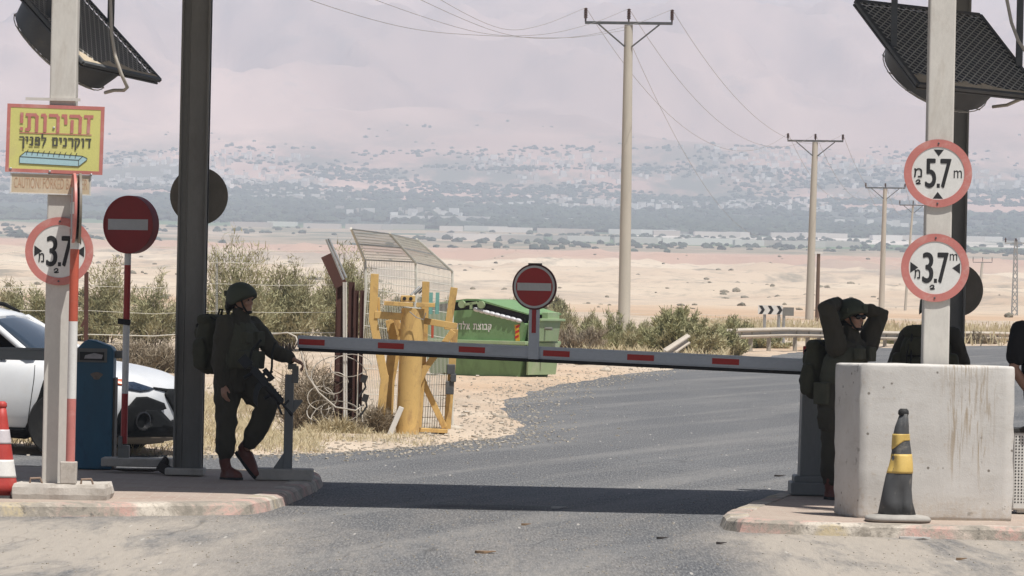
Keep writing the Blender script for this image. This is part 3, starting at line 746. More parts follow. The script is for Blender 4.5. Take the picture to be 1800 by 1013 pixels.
dR = 41.3
cage_fan(W(1669, 87, dR), (1.06, .62, -.06), (.46, -.72, -.69), 'caged drum fan under a mesh tray hanging above the right post', [(-.47, .05, 2.4, .05), (.50, .12, 2.4, .055)],
         [W(1762, -60, dR - .1), W(1770, 0, dR - .1), W(1778, 40, dR - .15), W(1790, 72, dR - .2), W(1812, 105, dR - .2), W(1825, 140, dR - .2), W(1800, 172, dR - .1), W(1770, 185, dR), W(1745, 188, dR + .1)])
dL = 41.2
cage_fan(W(142, 45, dL), (.53, 1.1, -.08), (.71, -.40, -.743), 'caged drum fan under a mesh tray hanging behind the left white post', [(.50, -.10, 2.2, .055), (-.4, .0, 2.2, .05)],
         [W(193, -40, dL - .4), W(194, 0, dL - .4), W(196, 60, dL - .45), W(203, 100, dL - .5), W(213, 130, dL - .5), W(224, 154, dL - .45), W(218, 159, dL - .35), W(200, 159, dL - .2), W(185, 163, dL)])
# ------------------------------------------------------------------ boom barrier
BOOMGREY = mat('boom aluminium', (.58, .61, .64), .5, .06, 3, 0, dirt=(.30, .29, .28), dirt_amt=.35, stretch=(.3, 1, 1))
REFLRED = mat('red reflective tape', (.50, .022, .018), .35, .08, 12)
CABGREY = mat('cabinet grey', (.22, .225, .22), .55, .15, 3, dirt=(.10, .095, .085), dirt_amt=.6, stretch=(1, 1, .25))
pv = W(1424, 648, 43.75)
t = thing('boom_barrier', 'grey boom with red reflective dashes closed across the lane from a grey cabinet', 'barrier', (pv.x, pv.y, ZI))
o0 = Vector((pv.x, pv.y, ZI))
q = MB(); x0 = .095
q.box((x0 + .02, .20, .055), (.52, .50, .11)); q.box((x0 + .01, .20, .135), (.44, .42, .06)); q.build('plinth', CONCRETE if False else CABGREY, t, bevel=.012)
q = MB(); q.box((x0 + .02, .20, .56), (.37, .36, .80), taper=(.94, .94)); q.box((x0 + .02, .20, .985), (.30, .30, .05)); q.build('cabinet', CABGREY, t, bevel=.012)
q = MB(); q.box((.02, .09, 1.235), (.13, .12, .085)); c_ = q.build('lamp_housing', DARKSTEEL, t, bevel=.02)
q = MB(); q.box((-.025, .028, 1.24), (.075, .02, .07)); q.build('lamp_lens', SIGNRED, c_, bevel=.006)
pz = pv.z - ZI
q = MB(); q.box((-.02, .035, pz + .0), (.12, .05, .17)); q.box((.06, .12, pz), (.10, .14, .12)); q.build('boom_holder', mat('pale green bracket', (.46, .49, .40), .5, .2, 6, dirt=(.2, .18, .15)), t, bevel=.006)
A = W(523, 603, 45.0) - o0; B = W(1418, 645, 43.72) - o0
ax = (B - A).normalized(); L = (B - A).length; side = Vector((0, 0, 1)).cross(ax).normalized(); up = ax.cross(side).normalized()
if up.z < 0: up = -up
back = Vector((-ax.y, ax.x, 0)).normalized()
if back.y < 0: back = -back
RB = Matrix((ax, back, up)).transposed(); MBm = Matrix.Translation(A) @ RB.to_4x4()
q = MB(); q.box((L / 2, .03, .010), (L, .058, .082)); q.box((L / 2, .035, .058), (L, .045, .018)); q.box((L / 2, .030, -.036), (L, .045, .012))
q.box((.004, .03, .012), (.012, .062, .104))
q.xform(MBm); arm = q.build('boom_arm', BOOMGREY, t, bevel=.004)
q = MB(); q.box((L / 2, .03, -.056), (L - .01, .036, .030)); q.xform(MBm); q.build('rubber_edge', RUBBER, arm, bevel=.006)
for x_px in (549, 693, 839, 990, 1139, 1288):
    x_ = (x_px - 523) / (1418 - 523) * L * (1 - .012)
    q = MB(); q.box((x_, -.0012, .012), (.238, .003, .050)); q.xform(MBm); q.build('reflector', REFLRED, arm)
# round sign on the boom
xs = (945 - 523) / (1418 - 523) * L; Ms = Matrix.Translation(A + ax * xs + up * .0)
S_ = SPX(44.4); hs = .0
sg = bpy.data.objects.new('no_entry_sign', None); COL.objects.link(sg); sg.parent = t; sg.location = A + ax * xs; sg.rotation_euler.z = math.atan2(ax.y, ax.x)
cz = 118 / S_
q = MB(); q.box((0, -.012, cz / 2 - .02), (.094, .02, cz + .05)); q.build('stem', BOOMGREY, sg, bevel=.003)
q = MB(); q.box((0, -.0235, 60 / S_), (.038, .003, 46 / S_)); q.build('reflector', SIGNRED, sg)
r = 40.5 / S_
q = MB(); q.disc((0, -.030, cz), r, .014); q.build('rim', mat('maroon rim', (.10, .02, .02), .5), sg, auto=30)
q = MB(); q.disc((0, -.033, cz), r * .83, .003); q.build('disc', SIGNRED, sg, auto=30)
q = MB(); q.ringd((0, -.0325, cz), r * .83, r * .925, .004); k0 = len(q.v); no_entry_face(q, r, -.036, .765, .165); q.xform(Matrix.Translation((0, 0, cz)), k0); q.build('marking', mat('worn sign white', (.60, .60, .57), .5, .08, 6), sg, auto=30)
q = MB(); q.box((0, -.02, cz + r * .98), (.12, .02, .02)); q.build('clip', DARKSTEEL, sg)

# rest post the boom lies down on
base = W(499, 838, 44.75)
t = thing('boom_rest_post', 'grey steel rest post on a concrete foot where the boom tip comes down', 'post', (base.x, base.y, ZI))
q = MB(); q.box((0, .12, .045), (.50, .36, .10)); q.build('foot', CONCRETE, t, bevel=.012)
q = MB(); q.box((.028, .08, .50), (.078, .05, .84)); q.add([(-.10, .06, .095), (-.005, .06, .095), (-.005, .06, .24), (-.10, .10, .095), (-.005, .10, .095), (-.005, .10, .24)], [(0, 1, 2), (5, 4, 3), (0, 3, 4, 1), (1, 4, 5, 2), (2, 5, 3, 0)])
q.build('post', CABGREY, t, bevel=.004)
q = MB(); q.box((.078, .08, .92), (.055, .06, .15)); q.box((.05, .08, .99), (.075, .065, .05)); q.build('cradle', GREYSTEEL, t, bevel=.004)
q = MB(); q.add([(.068, .065, .58), (.145, .065, .685), (.145, .065, .70), (.068, .065, .70), (.068, .095, .58), (.145, .095, .685), (.145, .095, .70), (.068, .095, .70)], [(0, 1, 2, 3), (7, 6, 5, 4), (0, 4, 5, 1), (1, 5, 6, 2), (2, 6, 7, 3), (3, 7, 4, 0)]); q.build('catch_plate', CABGREY, t)

# old blue cabinet with its own boom, left
BLUE = mat('worn blue paint', (.035, .135, .22), .5, .3, 2.5, dirt=(.012, .035, .06), dirt_amt=.8, dirt_scale=2.2, stretch=(1, 1, .5))
d = 46.4; base = W(166, 829, d); S_ = SPX(d)
t = thing('boom_barrier', 'worn blue barrier cabinet with a plain grey boom lowered across the left lane', 'barrier', (base.x, base.y, ZI))
q = MB(); prof = [(-.17, 0), (.165, 0), (.165, 1.075), (.145, 1.11), (-.01, 1.165), (-.08, 1.17), (-.12, 1.14), (-.17, 1.085)]
q.prism(prof, -.16, .18); q.build('cabinet', BLUE, t, bevel=.015)
q = MB(); q.box((.175, .0, .42), (.02, .30, .82)); q.build('side_cover', mat('brown grime sheet', (.10, .085, .07), .7, .3, 4), t, bevel=.004)
q = MB(); q.box((-.03, -.166, 1.03), (.27, .012, .125)); fp = q.build('name_plate', GREYSTEEL, t)
q = MB(); q.box((-.03, -.174, 1.022), (.22, .008, .075)); q.build('recess', RUBBER, fp)
q = MB(); q.prism([(-.10, 1.0), (.06, 1.0), (.07, 1.035), (-.01, 1.05), (-.09, 1.03)], -.180, -.178); q.build('torn_sticker', mat('torn sticker', (.5, .47, .47), .7, .3, 30), fp)
q = MB(); q.prism([(.015 + .05 * math.cos(a) * (1 + .3 * math.sin(3 * a)), .845 + .035 * math.sin(a)) for a in [k * .45 for k in range(14)]], -.163, -.1605); q.build('chipped_patch', mat('bare chipped metal', (.25, .2, .16), .8, .4, 30), t)
q = MB(); q.box((.215, -.02, 1.04), (.09, .08, .07)); q.build('motor_stub', GREYSTEEL, t, bevel=.01)
q = MB(); q.box((-1.9, -.19, 1.03), (3.46, .05, .112)); q.box((-1.9, -.218, 1.068), (3.46, .008, .010)); q.build('boom_arm', mat('dull boom grey', (.25, .26, .255), .55, .15, 2, stretch=(.3, 1, 1)), t, bevel=.004)

# ------------------------------------------------------------------ concrete block
def block_material():
    mt, t_, b = _nodes('whitewashed concrete')
    v = coords(t_); vs = coords(t_, (14, 1, .95)); a = noi(t_, v, 2.4, 6, .7); g = noi(t_, v, 22, 5, .72); f = noi(t_, v, 85, 2, .7)
    c = mixc(t_, mapr(t_, a, .3, .7), (.52, .50, .47), (.62, .60, .57))
    c = mixc(t_, mapr(t_, g, .57, .70, 0, .5), c, (.44, .37, .29))
    c = mixc(t_, mapr(t_, noi(t_, v, 6, 5, .75), .64, .68, 0, .7), c, (.24, .22, .20))
    tc = t_.nodes.new('ShaderNodeTexCoord'); sp = t_.nodes.new('ShaderNodeSeparateXYZ'); t_.links.new(tc.outputs['Object'], sp.inputs[0])
    st = noi(t_, vs, 2.6, 5, .65, .9)                                       # rust runs down the face
    def mul(*xs):
        r_ = xs[0]
        for x_ in xs[1:]:
            n = N(t_, 'ShaderNodeMath', operation='MULTIPLY'); t_.links.new(r_, n.inputs[0]); t_.links.new(x_, n.inputs[1]); r_ = n.outputs[0]
        return r_
    zlen = N(t_, 'ShaderNodeMath', operation='MULTIPLY_ADD'); t_.links.new(noi(t_, coords(t_, (7, 1, .01)), 1.5, 2, .5), zlen.inputs[0]); zlen.inputs[1].default_value = 2.2; off_ = N(t_, 'ShaderNodeMath', operation='SUBTRACT'); t_.links.new(sp.outputs[2], off_.inputs[0]); off_.inputs[1].default_value = 1.2; t_.links.new(off_.outputs[0], zlen.inputs[2])
    zone = mul(mapr(t_, sp.outputs[0], .0, .16), mapr(t_, sp.outputs[0], .52, .36), mapr(t_, zlen.outputs[0], .25, .55))
    c = mixc(t_, mapr(t_, mul(zone, mapr(t_, st, .50, .60)), 0, 1, 0, .85), c, (.34, .265, .18))
    c = mixc(t_, mapr(t_, mul(mapr(t_, sp.outputs[2], .22, .02), mapr(t_, g, .35, .6)), 0, 1, 0, .55), c, (.46, .38, .29))
    vo = N(t_, 'ShaderNodeTexVoronoi', Scale=17.0); t_.links.new(v, vo.inputs['Vector']); sk = t_.nodes.new('ShaderNodeSeparateColor'); t_.links.new(vo.outputs['Color'], sk.inputs[0])
    c = mixc(t_, mul(mapr(t_, vo.outputs['Distance'], .22, .14), mapr(t_, sk.outputs[0], .88, .94)), c, (.20, .18, .155))
    c = mixc(t_, mapr(t_, noi(t_, coords(t_, (1, 1, 5)), 1.6, 5, .7), .54, .66, 0, .4), c, (.43, .40, .36))
    t_.links.new(c, b.inputs['Base Color']); b.inputs['Roughness'].default_value = .9
    bump(t_, b, mixc(t_, .35, g, f), .32, .010); return mt
d = 39.68; p = W(1643, 912, d)
blk = MB(); H = 1.19; fw = .595; D = .56
def bl_ring(z, k):
    nx = 16; ring = []
    cs = [(-fw + .012 * (1 - z / H) * 0, 0), (fw, 0), (fw + .02, D), (-fw - .16, D)]
    for (a, b) in zip(cs, cs[1:] + cs[:1]):
        for j in range(nx):
            x = a[0] + (b[0] - a[0]) * j / nx; y_ = a[1] + (b[1] - a[1]) * j / nx
            nz = mnoise.noise(Vector((x * 5, y_ * 5, z * 5))) * .008 + mnoise.noise(Vector((x * 18, y_ * 18, z * 18))) * .005
            if j == 0: nz += max(0, mnoise.noise(Vector((x * 3, y_, z * 14)))) * .035
            cx, cy = 0, D / 2
            ring.append(Vector((x - (x - cx) * k + nz, y_ - (y_ - cy) * k + nz, z + (nz * .8 if z > .1 else 0))))
    return ring
zs = [(-.01, .008), (.02, 0)] + [(z, 0) for z in np.linspace(.1, H - .07, 12)] + [(H - .018, .002), (H - .004, .010), (H, .03), (H + .003, .3)]
blk.loft([bl_ring(z, k) for z, k in zs])
bo = blk.build('concrete_block', block_material(), smooth=True); bo.location = (p.x, d, ZI)
tag(bo, 'large whitewashed concrete block with rust runs standing on the right pavement', 'concrete block')

# ------------------------------------------------------------------ traffic cones
def cone(px, py, d, z, h, rb, bands, label, basec, dent, loc_name='traffic_cone'):
    p = W(px, py, d); t_ = thing(loc_name, label, 'traffic cone', (p.x, p.y, z)); rt = .034
    def rad(u): return rb + (rt - rb) * (u ** .92)
    def P(u, a):
        r_ = rad(u); w_ = dent * (mnoise.noise(Vector((math.cos(a) * 1.2, math.sin(a) * 1.2, u * 3))) * .03 + max(0, .35 - u) * math.exp(-((a - 4.9) / .25) ** 2) * -.12)
        r_ += w_; return Vector((r_ * math.cos(a) + dent * .03 * u * u, r_ * math.sin(a), .05 + u * (h - .05)))
    n = 40
    for (u0, u1, m_, nm, off) in bands:
        q = MB(); us = np.linspace(u0, u1, 9); rings = []
        for u in us: rings.append([P(u, 2 * math.pi * j / n) + Vector((math.cos(2 * math.pi * j / n), math.sin(2 * math.pi * j / n), 0)) * off for j in range(n)])
        if nm == 'torn_band':
            rings = [[pp + Vector((0, 0, -.10 * max(0, -math.cos(2 * math.pi * j / n) * .6 + .1) * (1 - k / 8))) for j, pp in enumerate(rg)] for k, rg in enumerate(rings)]
        q.loft(rings); q.build(nm, m_, t_, smooth=True)
    q = MB(); q.lathe([(.036, 0), (.042, .01), (.040, .035), (.025, .05)], P(1, 0) - Vector((rt, 0, .01)), 20); q.build('knob', RUBBER if dent else bands[0][2], t_, smooth=True)
    q = MB(); m_ = 36; rings = []
    for z_, k in ((0, 1), (.02, 1.02), (.035, .96), (.05, .62)):
        rings.append([Vector((rb * 1.7 * k * math.copysign(abs(math.cos(2 * math.pi * j / m_)) ** .55, math.cos(2 * math.pi * j / m_)), rb * 1.7 * k * math.copysign(abs(math.sin(2 * math.pi * j / m_)) ** .55, math.sin(2 * math.pi * j / m_)), z_)) for j in range(m_)])
    q.loft(rings); q.build('base', basec, t_, smooth=True)
    return t_
CONEBLK = mat('dusty black plastic', (.065, .067, .07), .7, .3, 5, dirt=(.27, .245, .21), dirt_amt=.85, dirt_scale=4)
CONEYEL = mat('dirty yellow band', (.62, .43, .12), .6, .15, 6, dirt=(.45, .33, .17), dirt_amt=.7)
cone(1578, 913, 39.25, ZI, .82, .145, [(0, 1, CONEBLK, 'body', 0), (.41, .60, CONEYEL, 'yellow_band', .003), (.735, .80, CONEYEL, 'torn_band', .004)], 'battered black cone with yellow bands standing before the concrete block', mat('dusty grey rubber', (.36, .34, .31), .9, .2, 8, dirt=(.22, .2, .17)), 1)
cone(0, 862, 40.3, .06, .745, .15, [(0, 1, mat('cone red', (.46, .05, .04), .55, .18, 4, dirt=(.5, .25, .2), dirt_amt=.4), 'body', 0), (.20, .40, SIGNWHITE, 'white_band', .003), (.58, .74, mat('cone reflective band', (.60, .56, .58), .4, .06, 4), 'white_band', .003)], 'red cone with white reflective bands at the left edge of the picture', RUBBER, 0)

# ------------------------------------------------------------------ perforated white bin behind the block
p = W(1828, 884, 41.0); t = thing('perforated_bin', 'white metal bin with round perforations and black rim right of the concrete block', 'bin', (p.x, p.y, ZI))
BINW = mat('white bin paint', (.66, .65, .62), .5, .06, 5, dirt=(.4, .36, .3))
q = MB(); q.box((0, .2, .34), (.44, .40, .62)); q.box((0, .2, .03), (.36, .32, .06)); q.build('body', BINW, t, bevel=.012)
for face in (0, 1):
    q = MB()
    for i in range(17):
        for j in range(22):
            x, z_ = -.20 + i * .025, .09 + j * .025
            if face: q.add([(x + .007 * math.cos(k * math.pi / 3), -.0015, z_ + .007 * math.sin(k * math.pi / 3)) for k in range(6)], [(0, 1, 2, 3, 4, 5)])
            else: q.add([(-.2215, .02 + i * .0225 + .007 * math.cos(k * math.pi / 3), z_ + .007 * math.sin(k * math.pi / 3)) for k in range(6)], [(5, 4, 3, 2, 1, 0)])
    q.build('perforations', BLACK, t)
q = MB(); q.box((0, .2, .665), (.46, .42, .03)); q.tube([(-.2, .02, .665), (-.12, -.04, .70), (.12, -.04, .70), (.2, .02, .665)], .012, 8); q.build('rim', RUBBER, t, bevel=.008)
# ------------------------------------------------------------------ power line
CONCPOLE = mat('pale pole concrete', (.52, .48, .41), .85, .12, 1.2, dirt=(.36, .32, .27), dirt_amt=.4, stretch=(1, 1, .2))
BROWNWOOD = mat('brown weathered timber', (.16, .10, .065), .9, .3, 3, stretch=(1, 1, .2))
INSUL = mat('brown insulator', (.07, .035, .03), .35, .1, 9)
WIRE = mat('dull wire', (.27, .26, .25), .5, .1, 9)
def power_pole(base_px, top_px, d, half, label, z0=0.0, r=(.23, .15), ins=.9, braces=True):
    b = W(base_px[0], base_px[1], d); tp = W(top_px[0], top_px[1], d); S_ = SPX(d)
    t = thing('power_pole', label, 'power pole', b, 0, 'power poles marching along the road to the right'); v = tp - b
    q = MB(); q.tube([(0, 0, -1.5), v * .5, v], [r[0], (r[0] + r[1]) / 2, r[1]], 16); q.build('pole', CONCPOLE, t, auto=40)
    hw = half / S_
    q = MB(); q.beam(v + Vector((-hw, -.12, .05)), v + Vector((hw, -.12, .08)), .11, .11, (0, 0, 1)); q.build('cross_arm', DARKSTEEL, t)
    if braces:
        q = MB()
        for s in (-1, 1): q.beam(v + Vector((s * hw * .70, -.14, .02)), v + Vector((s * .14, -.14, -hw * .5)), .06, .06, (0, 1, 0))
        q.build('brace', DARKSTEEL, t)
    pts = []
    for k in (-1, 0, 1):
        q = MB(); o = v + Vector((k * hw * .985, -.12, .08)); L = ins
        q.lathe([(.035, 0), (.035, L * .25)] + [(rr, L * (.25 + .75 * i / 12)) for i, rr in enumerate((.05, .085) * 6)] + [(.03, L)], o, 10); q.build('insulator', INSUL, t)
        pts.append(b + o + Vector((0, 0, ins)))
    return pts, b + v
WG = 'overhead wires strung between the power poles'
def wire(a, b, sag, label, r=.012, n=26):
    r *= .65
    q = MB(); pts = [a.lerp(b, i / n) - Vector((0, 0, 4 * sag * (i / n) * (1 - i / n))) for i in range(n + 1)]
    o = q.tube([p - a for p in pts], r, 5).build('overhead_wire', WIRE); o.location = a
    return tag(o, label, 'wire', WG)
i1, t1 = power_pole((1097, 574), (1105, 44), 200, 77, 'tall pale power pole in the middle of the picture, nearest of the line', r=(.25, .165), ins=1.1 * .5)
i2, t2 = power_pole((1422, 566), (1433, 250), 310, 49, 'second pale power pole, beside the brown post behind the soldier with raised arms', r=(.27, .17), ins=.42)
i3, t3 = power_pole((1549, 545), (1556, 332), 443, 35, 'third pale power pole, left of the limit signs', r=(.27, .17), ins=.4)
i4, t4 = power_pole((1589, 560), (1605, 362), 560, 24, 'thin far power pole whose arm is half hidden by the round limit sign', r=(.16, .11), ins=.5)
i5, t5 = power_pole((1716, 562), (1727, 462), 900, 17, 'smallest far power pole beyond the guardrail, right of the dark column', r=(.3, .22), ins=.9, braces=False)
def spline_wire(P, label, r=.008):
    pts = []
    P = [P[0] * 2 - P[1]] + P + [P[-1] * 2 - P[-2]]
    for i in range(1, len(P) - 2):
        p0, p1, p2, p3 = P[i - 1:i + 3]
        for k in range(8):
            t_ = k / 8; pts.append(.5 * ((2 * p1) + (p2 - p0) * t_ + (2 * p0 - 5 * p1 + 4 * p2 - p3) * t_ ** 2 + (3 * p1 - p0 - 3 * p2 + p3) * t_ ** 3))
    pts.append(P[-2]); q = MB(); o = q.tube([p - pts[0] for p in pts], r, 5).build('overhead_wire', WIRE); o.location = pts[0]; return tag(o, label, 'wire', WG)
spline_wire([W(700, -62, 135), W(775, 0, 150), W(880, 50, 172), W(950, 45, 185), i1[0]], 'wire from the top edge down to the left insulator of the nearest pole')
spline_wire([W(560, -52, 120), W(660, 0, 135), W(840, 57, 163), W(950, 61, 178), W(1038, 42, 191), i1[1]], 'wire from the top edge down to the middle insulator of the nearest pole')
spline_wire([W(600, -80, 118), W(690, -24, 130), W(880, 58, 160), W(1000, 66, 176), W(1110, 44, 191), i1[2]], 'wire from the top edge down to the right insulator of the nearest pole')
spline_wire([W(420, -62, 100), W(545, 0, 115), W(720, 50, 140), W(860, 63, 160), W(1007, 66, 184), W(1101, 53, 199.8)], 'lowest wire, from the top edge to the pole head just below its cross arm')
for k in range(3):
    wire(i1[k], i2[k], (2.9, 2.6, 2.3)[k], 'wire sagging from the %s insulator of the nearest pole to the second pole' % ('left', 'middle', 'right')[k], .014)
    wire(i2[k], i3[k], 2.6, 'wire sagging from the %s insulator of the second pole to the third' % ('left', 'middle', 'right')[k], .016)
    wire(i3[k], i4[k], 2.2, 'wire sagging from the %s insulator of the third pole behind the limit signs' % ('left', 'middle', 'right')[k], .018)
wire(t1 - Vector((0, 0, .5)), W(1330, 415, 330), 1.5, 'low wire slanting down from the nearest pole towards the valley', .013)
b = W(1436, 566, 300); t = thing('timber_post', 'thin brown timber post with a small pale cap beside the second power pole', 'post', b)
v = W(1439, 446, 300) - b
q = MB(); q.tube([(0, 0, -1), v], [.13, .10], 10); q.build('post', BROWNWOOD, t); q = MB(); q.box(v + Vector((0, 0, .05)), (.5, .3, .12)); q.build('cap', SIGNWHITE, t)
# lattice mast at the right edge
b = W(1783, 562, 520); S_ = SPX(520); t = thing('lattice_mast', 'open lattice mast with a short cross arm at the right edge behind the guardrail', 'mast', b)
H_ = 140 / S_; lx = H_ * math.tan(RHO)
for sx_ in (-1, 1):
    for sy_ in (-1, 1):
        q = MB(); q.beam((sx_ * .30, sy_ * .30, 0), (sx_ * .13, sy_ * .13, H_), .09, .09, (0, 1, 0)); q.build('leg', GALV, t)
q = MB(); n = 11
for i in range(n):
    w0, w1 = .30 - .17 * i / n, .30 - .17 * (i + 1) / n; z0, z1 = H_ * i / n, H_ * (i + 1) / n
    for s in (-1, 1): q.beam((-w0, s * w0, z0), (w1, s * w1, z1), .05, .05, (0, 1, 0)); q.beam((w0, s * w0, z0), (-w1, s * w1, z1), .05, .05, (0, 1, 0))
q.build('lattice', GALV, t)
q = MB(); q.beam((-1.15, 0, H_ * .955), (1.3, 0, H_ * .965), .10, .10, (0, 0, 1)); q.build('cross_arm', GALV, t)
for k in (-1.05, 0, 1.2):
    q = MB(); q.lathe([(.03, 0), (.1, .1), (.06, .2), (.1, .3), (.03, .5)], (k, 0, H_ * .965), 8); q.build('insulator', INSUL, t)

# ------------------------------------------------------------------ guardrail and chevron board
GRAIL = mat('tan guardrail zinc', (.54, .47, .385), .65, .12, .6, 0, dirt=(.36, .30, .235), dirt_amt=.5)  # tan base colour with random darker dirt
def guardrail(name, pts, label, posts, endturn=None):
    t = thing(name, label, 'guardrail', pts[0]); o = Vector(pts[0]); P = [Vector(p) - o for p in pts]
    prof = [(0, -.155), (-.02, -.13), (-.083, -.10), (-.083, -.07), (0, -.03), (0, .03), (-.083, .07), (-.083, .10), (-.02, .13), (0, .155), (.004, .155), (.004, -.155)]
    rings = []
    for i, p in enumerate(P):
        d_ = (P[min(i + 1, len(P) - 1)] - P[max(i - 1, 0)]); d_.z = 0; d_.normalize(); nrm = Vector((-d_.y, d_.x, 0))
        if nrm.y < 0: nrm = -nrm
        rings.append([p + nrm * a + Vector((0, 0, b_)) for a, b_ in prof])
    q = MB(); q.loft(rings); q.build('rail', GRAIL, t)
    for p in posts:
        p = Vector(p) - o; q = MB(); q.box((p.x, p.y + .14, p.z - .40), (.12, .14, .95)); q.build('post', mat('guardrail post', (.40, .36, .30), .7, .15, 2), t)
    return t
tops = [(1240, 592), (1270, 589), (1300, 586.5), (1340, 585.5), (1380, 584.5), (1420, 585), (1460, 586), (1500, 588), (1550, 590), (1600, 591), (1650, 591), (1700, 590), (1750, 590.5), (1800, 592), (1860, 594)]
ds = [138, 142, 146, 149, 152, 156, 160, 165, 170, 176, 181, 186, 191, 197, 204]
gp = [W(a, b_, d_) for (a, b_), d_ in zip(tops, ds)]
def at_line(P, px_list):
    o = []
    for x in px_list:
        for i in range(len(tops) - 1):
            if tops[i][0] <= x <= tops[i + 1][0]:
                u = (x - tops[i][0]) / (tops[i + 1][0] - tops[i][0]); o.append(P[i].lerp(P[i + 1], u)); break
    return o
guardrail('guardrail', gp, 'long curved steel guardrail on pale posts along the far bend of the road', at_line(gp, (1262, 1302, 1320, 1352, 1398, 1420, 1440, 1475, 1515, 1556, 1575, 1610, 1645, 1665, 1700, 1727, 1752, 1772, 1790, 1845)))
p0, p1, p2 = W(1166, 625, 121), W(1187, 611, 127), W(1208, 597, 133)
guardrail('guardrail', [p0, p1, p2], 'short guardrail end sloping into the ground beside the green roadside bush', [])
d = 172; c = W(1354, 545, d); S_ = SPX(d); t = thing('chevron_board', 'white board with black chevrons standing at the bend behind the guardrail', 'road sign', c)
w, h = 43 / S_, 16 / S_
q = MB(); q.box((0, .02, 0), (w, .03, h)); q.build('panel', SIGNWHITE, t)
q = MB()
for k in range(3):
    x = -w * .46 + k * w * .36; e = w * .13; s = h * .46; f_ = w * .11
    q.prism([(x, s), (x + e, s), (x + e + f_, 0), (x + e, -s), (x, -s), (x + f_, 0)], -.002, .0)
q.build('chevron', BLACK, t)
for x in (-w * .22, w * .36):
    q = MB(); q.tube([(x, .08, h * .4), (x, .08, -1.0)], .05, 8); q.build('leg', GALV, t)
c = W(1386, 548, d + .8); t = thing('chevron_board', 'grey back of a second small board just right of the chevrons', 'road sign', c)
q = MB(); q.box((0, 0, 0), (19 / S_, .03, 15 / S_)); q.build('panel', GREYSTEEL, t); q = MB(); q.tube([(-.15, .05, .1), (-.15, .05, -1.1)], .05, 8); q.build('leg', GALV, t)

# ------------------------------------------------------------------ green skip container
d = 99.3; c = W(913, 666, d); t = thing('skip_container', 'green metal rubbish skip with white Hebrew lettering and lids ajar beyond the boom', 'skip', (c.x, c.y, .02), math.radians(-27))
SGREEN = mat('skip green', (.17, .30, .13), .55, .14, 2.5, dirt=(.07, .12, .05), dirt_amt=.5, dirt_scale=2, stretch=(1, 1, .4))
SGREEN2 = mat('faded skip green', (.30, .40, .22), .55, .12, 3, dirt=(.42, .42, .32), dirt_amt=.6, dirt_scale=2.5)
L, Wd = 2.12, 1.45        # x from -L to 0 at the near corner, y from 0 to Wd
q = MB()
def hexa(q, x0, x1, x0b, x1b, y0, y1, y0b, y1b, z0, z1):
    q.add([(x0b, y0b, z0), (x1b, y0b, z0), (x1b, y1b, z0), (x0b, y1b, z0), (x0, y0, z1), (x1, y0, z1), (x1, y1, z1), (x0, y1, z1)], [(3, 2, 1, 0), (4, 5, 6, 7), (0, 1, 5, 4), (1, 2, 6, 5), (2, 3, 7, 6), (3, 0, 4, 7)])
hexa(q, -L, .10, -L + .12, -.08, .0, Wd, .10, Wd - .10, .0, .66); q.build('lower_tub', SGREEN, t)
q = MB(); hexa(q, -L - .04, .14, -L - .04, .14, -.05, Wd + .05, -.05, Wd + .05, .66, .73); q.build('rim', SGREEN2, t, bevel=.008)
q = MB(); pk = 1.34
pr = [(-L, .73), (.02, .73), (.10, 1.06), (.03, 1.11), (-L * .52, pk - .02), (-L * .93, 1.26), (-L, 1.16)]
q.prism(pr, .02, Wd - .02); q.build('upper_tub', SGREEN, t)
q = MB(); hexa(q, .13, .17, .09, .12, .05, Wd - .05, .12, Wd - .12, .08, .70); q.build('end_panel', SGREEN2, t)
q = MB(); hexa(q, .10, .30, .10, .25, .12, Wd - .30, .12, Wd - .30, .73, 1.13); q.box((.21, .75, 1.15), (.26, 1.05, .05)); q.box((.2, .9, 1.23), (.14, .5, .14)); q.build('lifting_pocket', SGREEN2, t, bevel=.01)
q = MB(); q.tube([(.28, .5, .98), (.44, .5, .98)], .03, 8); q.build('trunnion', GREYSTEEL, t)
# black gap under the lids and rubbish
q = MB(); q.prism([(-L * .97, 1.14), (-L * .55, 1.30), (-L * .45, 1.30), (.06, 1.08), (.06, 1.25), (-L * .45, 1.49), (-L * .55, 1.49), (-L * .97, 1.36)], .03, Wd - .06); q.build('opening', mat('dark skip inside', (.012, .012, .012), .9), t)
q = MB(); q.prism([(-L * 1.0, 1.37), (-L * .55, 1.495), (-L * .45, 1.495), (.14, 1.25), (.14, 1.275), (-L * .44, 1.53), (-L * .56, 1.53), (-L * 1.0, 1.40)], -.01, Wd + .03); q.box((-L * 1.0, .0, 1.30), (.05, .08, .10)); q.build('lid', SGREEN, t)
q = MB()
for k in range(9):
    x = -L * .46 + k * .115; z_ = 1.30 - .105 * k * .225
    q.ell((x, .03, z_ + .02), (.085, .06, .045), Matrix.Rotation(.2, 3, 'Y'), 10, 6)
q.build('rubbish_bag', mat('white rubbish bags', (.62, .62, .64), .4, .15, 14), t, smooth=True)
q = MB()
for x in (-L * .60, -L * .40): q.lathe([(.05, -.03), (.075, -.03), (.075, .03), (.05, .03)], (x, -.03, 1.42), 14, Matrix.Rotation(math.radians(90), 3, 'X'))
q.beam((-L * .56, -.05, 1.42), (-L * .44, -.05, 1.46), .05, .04); q.beam((-L * .50, -.05, 1.33), (-L * .50, -.05, 1.46), .05, .04); q.build('hinge', SGREEN2, t)
q = MB(); hebrew(q, 'קבוצת אלדן', -1.40, -.64, .94, .105, .012, .021); q.build('lettering', SIGNWHITE, t)
q = MB(); q.box((-.075, .012, .89), (.085, .012, .32), Matrix.Rotation(-.10, 3, 'Y')); rf = q.build('striped_plate', mat('plate amber', (.70, .40, .03), .4), t)
q = MB()
